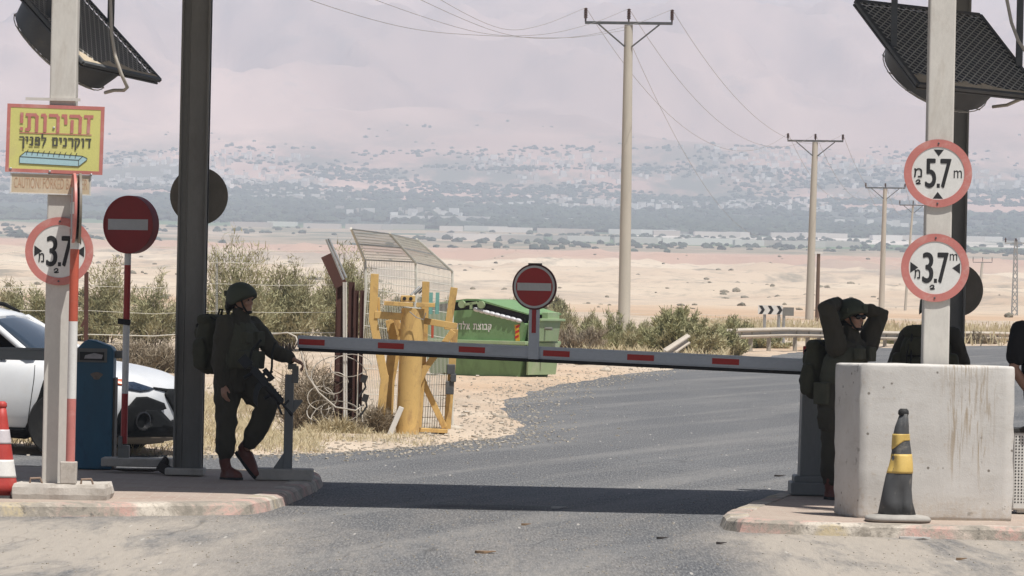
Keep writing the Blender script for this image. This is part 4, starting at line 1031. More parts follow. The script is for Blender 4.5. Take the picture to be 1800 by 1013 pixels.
for k in range(3): q.add([(-.12 + k * .006, .004, .77 + k * .1), (-.035 + k * .006, .004, .81 + k * .1), (-.035 + k * .006, .004, .86 + k * .1), (-.12 + k * .006, .004, .82 + k * .1)], [(0, 1, 2, 3)])
q.build('red_stripe', REFLRED, rf)

# ------------------------------------------------------------------ yellow swing gate and its pillar
GYEL = mat('yellow gate paint', (.64, .42, .15), .65, .16, 3, dirt=(.26, .14, .07), dirt_amt=.7, dirt_scale=7, stretch=(1, 1, .5))
dg = 60.6
def g2(x, y): return (500 + x * .4145, 380 + y * .4145)     # crop -> photo pixel
def gw(x, y, dd=0.0):
    a = g2(x, y); return W(a[0], a[1], dg + dd)
o = gw(520, 935); o.z = 0.02
t = thing('gate_pillar', 'leaning round yellow steel pillar with flat plates on top beside the yellow gate', 'pillar', o)
pt, pb = gw(545, 392) - o, Vector((0, 0, -.05)); ax_ = (pt - pb)
q = MB(); q.tube([pb, pb + ax_ * .5, pt], [.137, .137, .137], 24); q.build('pillar', GYEL, t, auto=40)
q = MB(); q.lathe([(.20, -.02), (.20, .03), (.14, .035)], pb + Vector((0, 0, .04)), 20); q.build('base_flange', GYEL, t, auto=40)
q = MB(); q.box(pt + Vector((-.17, -.02, .05)), (.34, .26, .05), Matrix.Rotation(.04, 3, 'Y')); q.box(pt + Vector((.15, -.02, .045)), (.22, .24, .05)); q.build('top_plate', GYEL, t, bevel=.004)
q = MB(); q.box(pt + Vector((-.06, -.10, .115)), (.17, .08, .075)); q.build('hinge_block', GYEL, t, bevel=.008)
q = MB()
for x in (-.10, -.025): q.lathe([(.022, 0), (.022, .006)], pt + Vector((x, -.142, .115)), 12, Matrix.Rotation(math.radians(90), 3, 'X'))
q.build('hinge_hole', BLACK, t)
q = MB(); hook = [gw(500, 360, -.2), gw(600, 410, -.25), gw(590, 440, -.24), gw(560, 430, -.2), gw(530, 405, -.2)]; q.tube([p - o for p in hook[1:]], .006, 6); q.build('tie_wire', WIRE, t)
t = thing('yellow_gate', 'yellow steel swing gate of braced beams with wire mesh, folded open beside the road', 'gate', gw(560, 905))
o = gw(560, 905)
def path_beam(pts, w_, h_, dd, nm='beam'):
    P = [gw(x, y, dd) - o for x, y in pts]; q = MB()
    for a, b_ in zip(P, P[1:]): q.beam(a, b_, w_, h_, (0, 1, 0))
    for p_ in P[1:-1]: q.box(p_, (w_ * 1.0, h_ * .999, w_ * .9))
    q.build(nm, GYEL, t, bevel=.004)
path_beam([(383, 245), (375, 435), (425, 690), (400, 938)], .095, .10, .0, 'post')
path_beam([(399, 345), (402, 420)], .03, .10, .12, 'post')
path_beam([(445, 440), (462, 520), (440, 700), (432, 925)], .10, .08, .35, 'post')
path_beam([(478, 440), (482, 560), (455, 700), (445, 900)], .07, .08, .6, 'post')
path_beam([(600, 278), (592, 520), (566, 895)], .085, .10, .35, 'post')
path_beam([(720, 303), (692, 482)], .085, .10, .5, 'post')
path_beam([(722, 480), (712, 620), (690, 902)], .085, .09, .55, 'post')
path_beam([(383, 418), (508, 428)], .085, .08, -.02, 'rail')
path_beam([(584, 443), (732, 468)], .075, .08, .15, 'rail')
path_beam([(716, 488), (598, 646), (562, 722)], .075, .07, .30, 'brace')
path_beam([(466, 425), (512, 520)], .06, .07, .25, 'brace')
path_beam([(572, 640), (592, 712), (680, 898)], .07, .07, .45, 'brace')
path_beam([(548, 905), (692, 912)], .045, .25, .45, 'rail')
q = MB()
for k in range(13):
    u = k / 12; a = gw(578 + 120 * u, 668 - 5 * u, .62) - o; b_ = gw(562 + 126 * u, 900, .62) - o; q.beam(a, b_, .007, .007, (0, 1, 0))
for k in range(6):
    a = gw(578 - 16 * k / 5, 672 + 228 * k / 5, .62) - o; b_ = gw(700 - 10 * k / 5, 668 + 230 * k / 5, .62) - o; q.beam(a, b_, .007, .007, (0, 1, 0))
q.build('mesh_infill', MESHW, t)
q = MB(); c_ = gw(706, 650, .4) - o; q.box(c_, (.10, .14, .12)); q.box(c_ + Vector((.03, -.02, -.10)), (.07, .10, .10)); q.box(c_ + Vector((-.01, .0, -.22)), (.10, .10, .16)); q.build('latch_box', DARKSTEEL, t, bevel=.01)
for (x, y) in ((621, 370), (648, 370)):
    q = MB(); a = gw(x, y, .9) - o; q.box(a, (.045, .01, .26)); q.build('turquoise_tag', mat('turquoise tag', (.20, .45, .40), .6, .15, 9), t)
q = MB(); a = gw(628, 478, .9) - o; q.box(a, (.03, .01, .22)); q.build('orange_tag', ORANGERED, t)
for k in range(3):
    q = MB(); a = gw(535 + k * 18, 335 - k * 4, .4) - o; b_ = gw(572 + k * 16, 300, .5) - o; q.tube([a, b_], .011, 6); q.build('cable_end', DARKSTEEL if k % 2 else GALV, t)
p0, p1 = gw(432, 962, -.3), gw(497, 810, -.25)
q = MB(); q.beam((0, 0, 0), p1 - p0, .062, .05, (0, 1, 0)); pl = q.build('plank', WHITEPOST, bevel=.006); pl.location = p0
tag(pl, 'pale wooden plank leaning against the round yellow pillar', 'plank')

# rusty fence posts and the mesh fence with its overhang
RUST = mat('rust brown post', (.085, .034, .026), .75, .3, 5, dirt=(.15, .07, .045), dirt_amt=.6, stretch=(1, 1, .3))
def rusty(px, top, bot, dd, w_, label, group=None):
    b_ = gw(px, bot, dd); tp = gw(px, top, dd); t_ = thing('rusty_post', label, 'fence post', b_, 0, group); H_ = (tp - b_).z
    q = MB(); q.box((-w_ * .42, 0, H_ / 2), (w_ * .12, w_, H_)); q.box((w_ * .42, 0, H_ / 2), (w_ * .12, w_, H_)); q.box((0, 0, H_ / 2), (w_ * .72, w_ * .14, H_))
    q.build('beam', RUST, t_); return t_, H_
t, H_ = rusty(228, 285, 930, .3, .125, 'tall rusty steel post with a bent top arm and silver rods by the yellow gate')
a = Vector((0, 0, H_ - .03)); b_ = gw(180, 165, .3) - gw(228, 930, .3)
q = MB(); q.beam(a, b_, .15, .13, (0, 1, 0)); q.build('bent_arm', RUST, t)
q = MB(); q.tube([gw(250, 270, .1) - gw(228, 930, .3), gw(178, 98, .1) - gw(228, 930, .3)], .016, 8); q.build('rod', GALV, t)
q = MB(); q.tube([gw(262, 262, .1) - gw(228, 930, .3), gw(188, 95, .1) - gw(228, 930, .3)], .014, 8); q.build('rod', GALV, t)
for xx in (253, 263):
    q = MB(); q.tube([gw(xx, 925, .1) - gw(228, 930, .3), gw(xx - 2, 280, .1) - gw(228, 930, .3)], .012, 8); q.build('rod', WHITEPOST, t)
RG = 'slim rusty posts between the bent arm post and the yellow gate'
rusty(272, 280, 925, .5, .075, 'slim rusty post close behind the bent arm post', RG)
rusty(294, 315, 925, .7, .055, 'slim rusty post in the middle of the row beside the yellow gate', RG)
rusty(317, 315, 935, .3, .05, 'slim rusty post closest to the yellow gate', RG)
def mesh_fence():
    o = gw(330, 900, 1.0); t_ = thing('mesh_fence', 'tall wire mesh fence with a curved overhang leaning over behind the yellow gate', 'fence', o)
    FEN = mat('fence wire', (.66, .64, .56), .6, .1, 9)
    L0, L1 = [(300, 925), (330, 500), (345, 300), (340, 190), (282, 52)], [(712, 905), (712, 560), (712, 350), (712, 235), (560, 98)]
    mid = [(530, 915), (545, 530), (552, 330), (552, 200), (440, 72)]
    def at(u, v):
        # v along the height, u along the run; the overhang curves back
        k = v * (len(L0) - 1); i = min(int(k), len(L0) - 2); f_ = k - i
        def seg(A_): return (A_[i][0] + (A_[i + 1][0] - A_[i][0]) * f_, A_[i][1] + (A_[i + 1][1] - A_[i][1]) * f_)
        a, m_, b_ = seg(L0), seg(mid), seg(L1)
        if u < .5: w_ = u * 2; x, y = a[0] + (m_[0] - a[0]) * w_, a[1] + (m_[1] - a[1]) * w_
        else: w_ = u * 2 - 1; x, y = m_[0] + (b_[0] - m_[0]) * w_, m_[1] + (b_[1] - m_[1]) * w_
        dd = 1.0 + 2.2 * u - .9 * max(0, v - .75) * 4
        return gw(x, y, dd) - o
    q = MB(); n = 60
    for k in range(n + 1): q.tube([at(k / n, v / 12) for v in range(13)], .0032, 4, cap=False)
    q.build('vertical_wires', FEN, t_)
    q = MB()
    for k in range(10): q.tube([at(u / 12, .1 + k * .065) for u in range(13)], .0042, 4, cap=False)
    for k in range(11): q.tube([at(u / 12, .755 + k * .0235) for u in range(13)], .0036, 4, cap=False)
    q.build('horizontal_wires', FEN, t_)
    for v in (.76, .88, .995):
        q = MB(); q.tube([at(u / 12, v) for u in range(13)], .006, 5); q.build('stay_wire', GALV, t_)
    for u in (.0, .52, 1.0):
        q = MB(); q.tube([at(u, v / 12) for v in range(13)], .017, 6); q.build('fence_post', FEN, t_)
mesh_fence()
# strand fence running left behind the bushes
o = W(150, 600, 63); t = thing('strand_fence', 'thin strand wire fence with a rusty post running left in front of the bushes', 'fence', o)
for k, (ya, yb, yc) in enumerate(((452, 470, 462), (505, 503, 500), (543, 546, 548), (606, 588, 584), (455, 418, 440))):
    q = MB(); pts = [W(-60, ya, 63), W(60, (ya + yb) / 2 + 2, 63), W(150, yb, 63), W(270, (yb + yc) / 2 + 5, 62.5), W(381, yc - 1, 62), W(480, yc + 2, 61.5), W(592, yc + 1, 61)]
    q.tube([p - o for p in pts], .0032 if k != 3 else .0065, 5); q.build('wire', FEN_W if False else mat('fence wire', (.52, .50, .42)), t)
q = MB(); q.beam(W(151, 640, 63) - o, W(152, 478, 63) - o, .05, .05, (0, 1, 0)); q.beam(W(143, 575, 62.9) - o, W(153, 555, 62.9) - o, .03, .03); q.build('fence_post', RUST, t)
q = MB()
for k in range(30):
    y_ = 455 + k * 3.4; c_ = W(381, y_, 62) - o; q.tube([c_ + Vector((.012 * math.cos(a * 1.05), .006, .014 * math.sin(a * 1.05))) for a in range(7)], .004, 4, cap=False)
q.build('chain', GALV, t)

# ------------------------------------------------------------------ plants
def foliage_mat(name, c1, c2, c3=None):
    mt, t_, b = _nodes(name); g = t_.nodes.new('ShaderNodeNewGeometry')
    c = mixc(t_, g.outputs['Random Per Island'], c1, c2)
    if c3: c = mixc(t_, mapr(t_, noi(t_, coords(t_), 1.1, 3), .45, .62, 0, .8), c, c3)
    t_.links.new(c, b.inputs['Base Color']); b.inputs['Roughness'].default_value = .85
    b.inputs['Transmission Weight'].default_value = 0
    return mt
TAMA = foliage_mat('tamarisk leaf', (.225, .225, .115), (.37, .345, .20), (.41, .36, .225))
TAMG = foliage_mat('roadside bush leaf', (.22, .225, .11), (.40, .38, .20), (.47, .42, .26))
DRYB = foliage_mat('dry brush', (.27, .22, .155), (.40, .33, .24), (.22, .18, .12))
STRAW = foliage_mat('straw grass', (.44, .36, .22), (.58, .49, .32), (.42, .37, .23))
TWIG = mat('grey brown twig', (.15, .115, .085), .9, .25, 9)
def bush(px, base_py, d, w, h, seed, leafm, label, group, name='bush', n_br=60, leaves=95, leaf=(.10, .028), up=.75, core=.0, depth=None, z=None):
    """w,h in photo pixels"""
    r = random.Random(seed); S_ = SPX(d); p = W(px, base_py, d); wz = w / S_ / 2; H_ = h / S_; dp = depth or wz * .8
    t_ = thing(name, label, 'bush', p, 0, group); st = MB(); lf = MB()
    V = []; Fc = []
    for k in range(n_br):
        a = r.uniform(0, 2 * math.pi); rr = math.sqrt(r.random()); ex, ey = rr * math.cos(a), rr * math.sin(a)
        hh = H_ * (1 - .55 * rr ** 2) * r.uniform(.45, 1.0) * (1 + .35 * mnoise.noise(Vector((ex * 2.2, ey * 2.2, seed))))
        P0 = Vector((ex * wz * .18, ey * dp * .18, -.12)); P2 = Vector((ex * wz, ey * dp, hh)); P1 = P0.lerp(P2, .5) + Vector((-ex * wz * .15, -ey * dp * .15, hh * .16)) + Vector((r.uniform(-.1, .1), r.uniform(-.1, .1), 0)) * wz
        if k % 3 == 0: st.tube([P0, P0.lerp(P1, .5), P1, P1.lerp(P2, .6)], [.010 + .006 * H_, .009 + .004 * H_, .012, .006], 5)
        for j in range(int(leaves * (1.9 if leafm in (TAMA, TAMG) else 1.3))):
            u = r.uniform(.22, 1) ** .75; c = P0.lerp(P1, u).lerp(P1.lerp(P2, u), u); sp = H_ * .07 * (1.15 - .55 * u)
            c = c + Vector((r.gauss(0, sp), r.gauss(0, sp), r.gauss(0, sp * .8)))
            if c.z < .02: c.z = r.uniform(.02, .2) * H_
            d_ = Vector((r.gauss(ex * .5, .55), r.gauss(ey * .5, .55), r.gauss(up, .45))).normalized(); L_ = leaf[0] * r.uniform(.6, 1.5); w_ = leaf[1] * r.uniform(.6, 1.4)
            s_ = d_.cross(Vector((r.gauss(0, 1), r.gauss(0, 1), r.gauss(0, 1)))).normalized() * w_; o_ = len(V)
            V += [tuple(c - s_), tuple(c + s_), tuple(c + d_ * L_ + s_ * .4), tuple(c + d_ * L_ - s_ * .4)]; Fc.append((o_, o_ + 1, o_ + 2, o_ + 3))
    lf.add(V, Fc); st.build('stems', TWIG, t_); lf.build('foliage', leafm, t_); return t_
BG = 'tamarisk bushes behind the strand fence'
bush(55, 612, 128, 190, 125, 1, TAMA, 'olive tamarisk bush behind the white car', BG, n_br=50, leaves=105, leaf=(.12, .0105))
bush(130, 604, 142, 130, 60, 2, TAMA, 'low tamarisk bush seen between the white post and the blue cabinet', BG, leaf=(.12, .0105))
bush(185, 606, 138, 110, 150, 31, TAMA, 'upright tamarisk bush between the striped pole and the thick no entry sign', BG, n_br=55, leaves=90, leaf=(.12, .0105))
bush(262, 610, 132, 150, 125, 3, TAMA, 'tamarisk bush just left of the dark column', BG, n_br=48, leaves=100, leaf=(.12, .0105))
bush(408, 614, 124, 150, 212, 4, TAMA, 'tall airy tamarisk bush rising above the woman soldier', BG, n_br=52, leaves=90, leaf=(.12, .0105), up=1.0)
bush(500, 612, 130, 190, 150, 5, TAMA, 'dense rounded tamarisk bush behind the boom tip', BG, n_br=82, leaves=110, leaf=(.12, .0105))
bush(610, 610, 134, 150, 180, 6, TAMA, 'tamarisk bush showing through the mesh fence overhang', BG, n_br=70, leaves=100, leaf=(.12, .0105), up=1.0)
bush(690, 606, 140, 120, 75, 7, TAMA, 'low tamarisk bush behind the yellow pillar', BG, leaf=(.12, .0105))
MG = 'bushes beside the road near the power poles'
bush(1085, 624, 142, 230, 70, 8, TAMG, 'wide straw tinted bush below the nearest power pole', MG, n_br=90, leaves=110, leaf=(.12, .008), up=1.1)
bush(1010, 622, 138, 150, 52, 9, DRYB, 'low dry bush right of the green skip', MG, n_br=60, leaves=100, leaf=(.12, .008), up=1.1)
bush(1200, 622, 138, 165, 74, 10, TAMG, 'green roadside bush right of the nearest power pole', MG, n_br=110, leaves=120, leaf=(.10, .012))
bush(1182, 606, 146, 66, 72, 12, TAMG, 'dark young palm like shoots sticking out of the roadside bush', MG, n_br=9, leaves=150, leaf=(.22, .02), up=1.2)
bush(1290, 612, 160, 80, 66, 13, TAMG, 'small green bush left of the chevron board', MG, n_br=55, leaves=90, leaf=(.10, .013))
bush(1272, 630, 140, 90, 56, 14, TAMG, 'low green bush before the start of the long guardrail', MG, n_br=55, leaves=90, leaf=(.10, .013))
bush(1345, 618, 158, 100, 32, 15, TAMG, 'green bush under the guardrail near the chevron board', MG, n_br=60, leaves=80, leaf=(.09, .012))
bush(1600, 612, 178, 110, 26, 16, TAMG, 'bush under the guardrail behind the right soldiers', MG, n_br=50, leaves=70, leaf=(.09, .012))
bush(1715, 610, 186, 90, 26, 32, DRYB, 'dry bush under the guardrail right of the dark column', MG, n_br=40, leaves=70, leaf=(.09, .012))
SGr = 'thin wispy shrubs on the verge behind the green skip'
for k, (px, py, d_, w_, h_, nm) in enumerate(((785, 600, 170, 26, 98, 'thin wispy shrub rising behind the left end of the green skip'), (888, 600, 175, 18, 85, 'slim wispy shrub just left of the boom sign'), (985, 606, 150, 60, 95, 'wispy grey shrub right of the boom sign above the skip end'), (1030, 602, 160, 55, 60, 'small wispy shrub between the skip and the nearest power pole'))):
    bush(px, py, d_, w_, h_, 40 + k, TAMA, nm, SGr, n_br=14, leaves=80, leaf=(.12, .010), up=1.3, name='shrub')
FG = 'grey scrub bushes dotted over the flat ground beyond the road'
r_ = random.Random(33)
scrub0 = bush(735, 590, 230, 46, 30, 60, TAMA, 'grey scrub bush on the open flat beyond the road and skip', FG, n_br=34, leaves=70, leaf=(.22, .03), name='scrub_bush')
for k in range(26):
    px = r_.choice((r_.uniform(560, 1120), r_.uniform(560, 1120), r_.uniform(0, 330))); d_ = r_.uniform(205, 335); p = G(px, 540, 0); p = W(px, 500, d_)
    o = dup(scrub0); o.location = (p.x, p.y, 0); s_ = r_.uniform(.5, 1.25); o.scale = (s_ * r_.uniform(.8, 1.5), s_, s_ * r_.uniform(.7, 1.3)); o.rotation_euler.z = r_.uniform(0, 6.28)
DG = 'bare dry brushwood along the fence'
bush(250, 668, 96, 190, 75, 20, DRYB, 'grey tangle of bare brushwood behind the white car bonnet', DG, n_br=150, leaves=60, leaf=(.16, .006), name='dry_shrub')
bush(540, 772, 61.0, 130, 165, 21, DRYB, 'bare twiggy dry shrub behind the rest post', DG, n_br=120, leaves=34, leaf=(.13, .0035), name='dry_shrub')
bush(660, 768, 60.6, 70, 60, 22, DRYB, 'small dry shrub at the foot of the rusty posts', DG, n_br=70, leaves=34, leaf=(.10, .0035), name='dry_shrub')
bush(590, 776, 60.4, 120, 38, 23, STRAW, 'tuft of straw at the foot of the bent arm post', DG, n_br=80, leaves=50, leaf=(.10, .004), name='dry_shrub')
bush(1180, 640, 121, 60, 18, 24, DRYB, 'dry tuft at the edge of the road below the guardrail end', DG, n_br=40, leaves=40, leaf=(.1, .01), name='dry_shrub')
bush(1035, 648, 118, 46, 14, 25, DRYB, 'small dry tuft on the sand right of the green skip', DG, n_br=30, leaves=40, leaf=(.1, .01), name='dry_shrub')

def tangle():
    r = random.Random(5); p = W(590, 770, 60.6); t_ = thing('razor_wire', 'tangled coil of old barbed wire around the rusty posts', 'barbed wire', p); q = MB()
    for k in range(7):
        c = Vector((r.uniform(-.35, .25), r.uniform(-.15, .2), r.uniform(.2, .85))); ra = r.uniform(.14, .34); ax_ = Vector((r.gauss(0, .6), r.gauss(-.8, .3), r.gauss(0, .6))).normalized(); R_ = frame_z(ax_)
        q.tube([c + R_ @ Vector((ra * math.cos(a * .33), ra * math.sin(a * .33) * .8, a * .006)) for a in range(r.randint(12, 22))], .006, 4, cap=False)
    q.build('coil', mat('pale barbed wire', (.46, .42, .36), .6), t_)
    q = MB(); P = [W(478, 588, 60.5), W(505, 585, 60.5), W(520, 592, 60.5), W(528, 615, 60.4), W(540, 660, 60.4), W(560, 690, 60.4), W(590, 716, 60.3), W(625, 722, 60.3), W(640, 712, 60.3)]
    q.tube([x - p for x in P], .011, 6); q.build('loose_end', mat('pale barbed wire', (.46, .42, .36)), t_, smooth=True)
    q = MB()
    for (x, y) in ((640, 666), (642, 700)):
        c = W(x, y, 60.3) - p; q.box(c, (.07, .06, .09), Matrix.Rotation(.3, 3, 'Y')); q.tube([c, c + Vector((.02, 0, -.10)), c + Vector((-.06, 0, -.22))], .012, 6)
    q.build('clamp', RUBBER, t_)
tangle()

def grass():
    r = random.Random(9); V = []; Fc = []
    def blades(n, x0, x1, y0, y1, hmin, hmax, w_=.005):
        k = 0; tries = 0
        while k < n and tries < n * 8:
            tries += 1
            p = G(r.uniform(x0, x1), r.uniform(y0, y1), 0)
            if in_road(p.x, p.y) or mnoise.noise(Vector((p.x * .8, p.y * .35, 2))) < r.uniform(-.35, .25): continue
            k += 1; z = ground_z(p.x, p.y) - .02
            for j in range(5):
                x, y = p.x + r.gauss(0, .05), p.y + r.gauss(0, .08); h = r.uniform(hmin, hmax); l = Vector((r.gauss(0, .3), r.gauss(0, .3), 1)).normalized() * h; a = r.uniform(0, 3.14); s_ = Vector((math.cos(a), math.sin(a), 0)) * w_; b_ = Vector((x, y, z)); o_ = len(V)
                V.extend([tuple(b_ - s_), tuple(b_ + s_), tuple(b_ + l * .7 + s_ * .6 + Vector((l.x, l.y, 0)) * .2), tuple(b_ + l + Vector((l.x, l.y, 0)) * .5)]); Fc.append((o_, o_ + 1, o_ + 2, o_ + 3))
    blades(1500, -200, 560, 772, 802, .04, .16); blades(330, 330, 470, 710, 790, .08, .30); blades(260, 200, 700, 650, 760, .06, .2, .006); blades(350, 560, 760, 760, 785, .03, .10)
    blades(500, 1000, 1290, 612, 640, .1, .35, .012)
    mb = MB(); mb.add(V, Fc); o = mb.build('dry_grass', STRAW); tag(o, 'sparse straw coloured dry grass along the verge', 'grass', kind='stuff')
    V.clear(); Fc.clear()
    for k in range(5200):
        px = r.uniform(1215, 1900); d_ = r.uniform(178, 250); p = W(px, 560, d_); z = r.uniform(-.05, .1)
        if in_road(p.x, p.y): continue
        h = r.uniform(.15, .55); l = Vector((r.gauss(0, .2), r.gauss(0, .2), 1)) * h; s_ = Vector((.02, 0, 0)); b_ = Vector((p.x, p.y, z)); o_ = len(V)
        V.extend([tuple(b_ - s_), tuple(b_ + s_), tuple(b_ + l + s_ * .5), tuple(b_ + l - s_ * .5)]); Fc.append((o_, o_ + 1, o_ + 2, o_ + 3))
    mb = MB(); mb.add(V, Fc); o = mb.build('tall_grass', STRAW); tag(o, 'tall dry grass on the far side of the guardrail', 'grass', kind='stuff')
grass()

# litter and stones
def litter():
    r = random.Random(14)
    def chip(px, py, z, L_, w_, m_, label, name='litter', tilt=.2):
        p = G(px, py, z); q = MB(); n = 7
        pts = [(L_ * .5 * math.cos(a) * r.uniform(.7, 1.1), w_ * .5 * math.sin(a) * r.uniform(.7, 1.1)) for a in [2 * math.pi * k / n for k in range(n)]]
        q.add([(x, y, tilt * .05 * math.sin(x * 30)) for x, y in pts] + [(x, y, .012 + tilt * .1 * abs(x)) for x, y in pts], [tuple(range(n - 1, -1, -1)), tuple(range(n, 2 * n))] + [(k, (k + 1) % n, (k + 1) % n + n, k + n) for k in range(n)])
        o = q.build(name, m_); o.location = (p.x, p.y, z + .004); return tag(o, label, 'litter' if name == 'litter' else 'stone')
    card = mat('brown cardboard', (.26, .17, .10), .9); paper = mat('grey paper scrap', (.55, .53, .50), .8); dark = mat('dark scrap', (.06, .05, .045), .8)
    chip(855, 973, 0, .18, .10, card, 'brown scrap of cardboard lying on the asphalt in the foreground'); chip(1370, 838, 0, .12, .08, dark, 'dark scrap on the asphalt in front of the cabinet')
    chip(1605, 948, 0, .24, .10, paper, 'pale flat scrap of paper on the sand below the black and yellow cone'); chip(1165, 948, 0, .10, .05, dark, 'dark sliver on the asphalt left of the right pavement')
    chip(1268, 957, 0, .09, .05, dark, 'dark chip on the asphalt near the right pavement tip'); chip(925, 924, 0, .08, .04, card, 'small brown chip at the front edge of the canopy shadow')
    chip(1690, 985, 0, .10, .05, card, 'brown flake on the sand at the lower right'); chip(440, 893, 0, .05, .03, mat('pink scrap', (.75, .12, .25), .6), 'small bright pink scrap beside the left pavement tip')
    chip(983, 894, 0, .14, .05, paper, 'white smear of paper beside the oil patch under the canopy')
    chip(38, 790, 0, .22, .15, mat('lilac can', (.45, .42, .55), .5), 'crushed pale can in the straw behind the red cone')
    chip(575, 774, .02, .18, .10, mat('blue scrap', (.30, .40, .55), .6), 'pale blue scrap in the straw by the rusty posts')
    chip(235, 828, ZI, .5, .10, dark, 'dark strip of rag lying on the pavement by the blue cabinet')
    q = MB(); q.box((0, 0, .05), (.14, .08, .09), Matrix.Rotation(.5, 3, 'Y')); q.ell((.0, 0, .11), (.035, .03, .05)); q.box((.06, .02, .025), (.16, .06, .04), Matrix.Rotation(.3, 3, 'Y')); p = W(290, 820, 45.4); o = q.build('litter', dark, bevel=.01); o.location = (p.x, p.y, ZI); tag(o, 'black crumpled object at the foot of the dark column', 'litter')
    q = MB(); 
    for k in range(1300):
        px, py = r.uniform(-60, 1850), r.choice((r.uniform(845, 1010), r.uniform(760, 1010))); p = G(px, py, 0); 
        s_ = r.uniform(.004, .011); q.box((p.x, p.y, .002), (s_ * r.uniform(.8, 2), s_, s_ * .8), Matrix.Rotation(r.uniform(0, 3), 3, 'Z'))
    for k in range(900):
        px, py = r.uniform(300, 1300), r.uniform(640, 800); p = G(px, py, 0)
        if in_road(p.x, p.y): continue
        s_ = r.uniform(.01, .05); q.box((p.x, p.y, ground_z(p.x, p.y) + s_ * .2), (s_ * r.uniform(.8, 2), s_, s_ * .7), Matrix.Rotation(r.uniform(0, 3), 3, 'Z') @ Matrix.Rotation(r.uniform(-.4, .4), 3, 'X'))
    for k in range(3000):
        i_ = r.randrange(2, len(left_far) - 6); a_, b_ = left_far[i_], left_far[i_ + 1]; p = a_.lerp(b_, r.random()); x, y = p.x + r.gauss(0, .5), p.y + r.gauss(0, .6)
        s_ = r.uniform(.006, .026); q.box((x, y, max(0, ground_z(x, y)) + s_ * .2), (s_ * r.uniform(.8, 2), s_, s_ * .8), Matrix.Rotation(r.uniform(0, 3), 3, 'Z') @ Matrix.Rotation(r.uniform(-.4, .4), 3, 'X'))
    o = q.build('gravel', mat('pale gravel', (.46, .41, .34), .9, .4, 3)); tag(o, 'loose pale gravel and grit scattered over road and verge', 'gravel', kind='stuff')
litter()
def stones():
    r = random.Random(2)
    for k, (px, py, s_, lab) in enumerate(((742, 752, .16, 'pale rock at the foot of the yellow gate'), (800, 761, .10, 'small rock on the sand right of the yellow gate'), (1064, 656, .12, 'dark small rock on the sand right of the green skip'), (665, 769, .10, 'pale stone left of the yellow pillar'))):
        p = G(px, py, 0); q = MB(); q.ell((0, 0, 0), (s_, s_ * .7, s_ * .55), None, 12, 8); q.v = [tuple(Vector(v) * (1 + .35 * mnoise.noise(Vector(v) * 9 + Vector((k, 0, 0))))) for v in q.v]
        o = q.build('rock', mat('pale rock', (.50, .44, .36), .9, .3, 9)); o.location = (p.x, p.y, .02 + s_ * .3); tag(o, lab, 'rock')
stones()
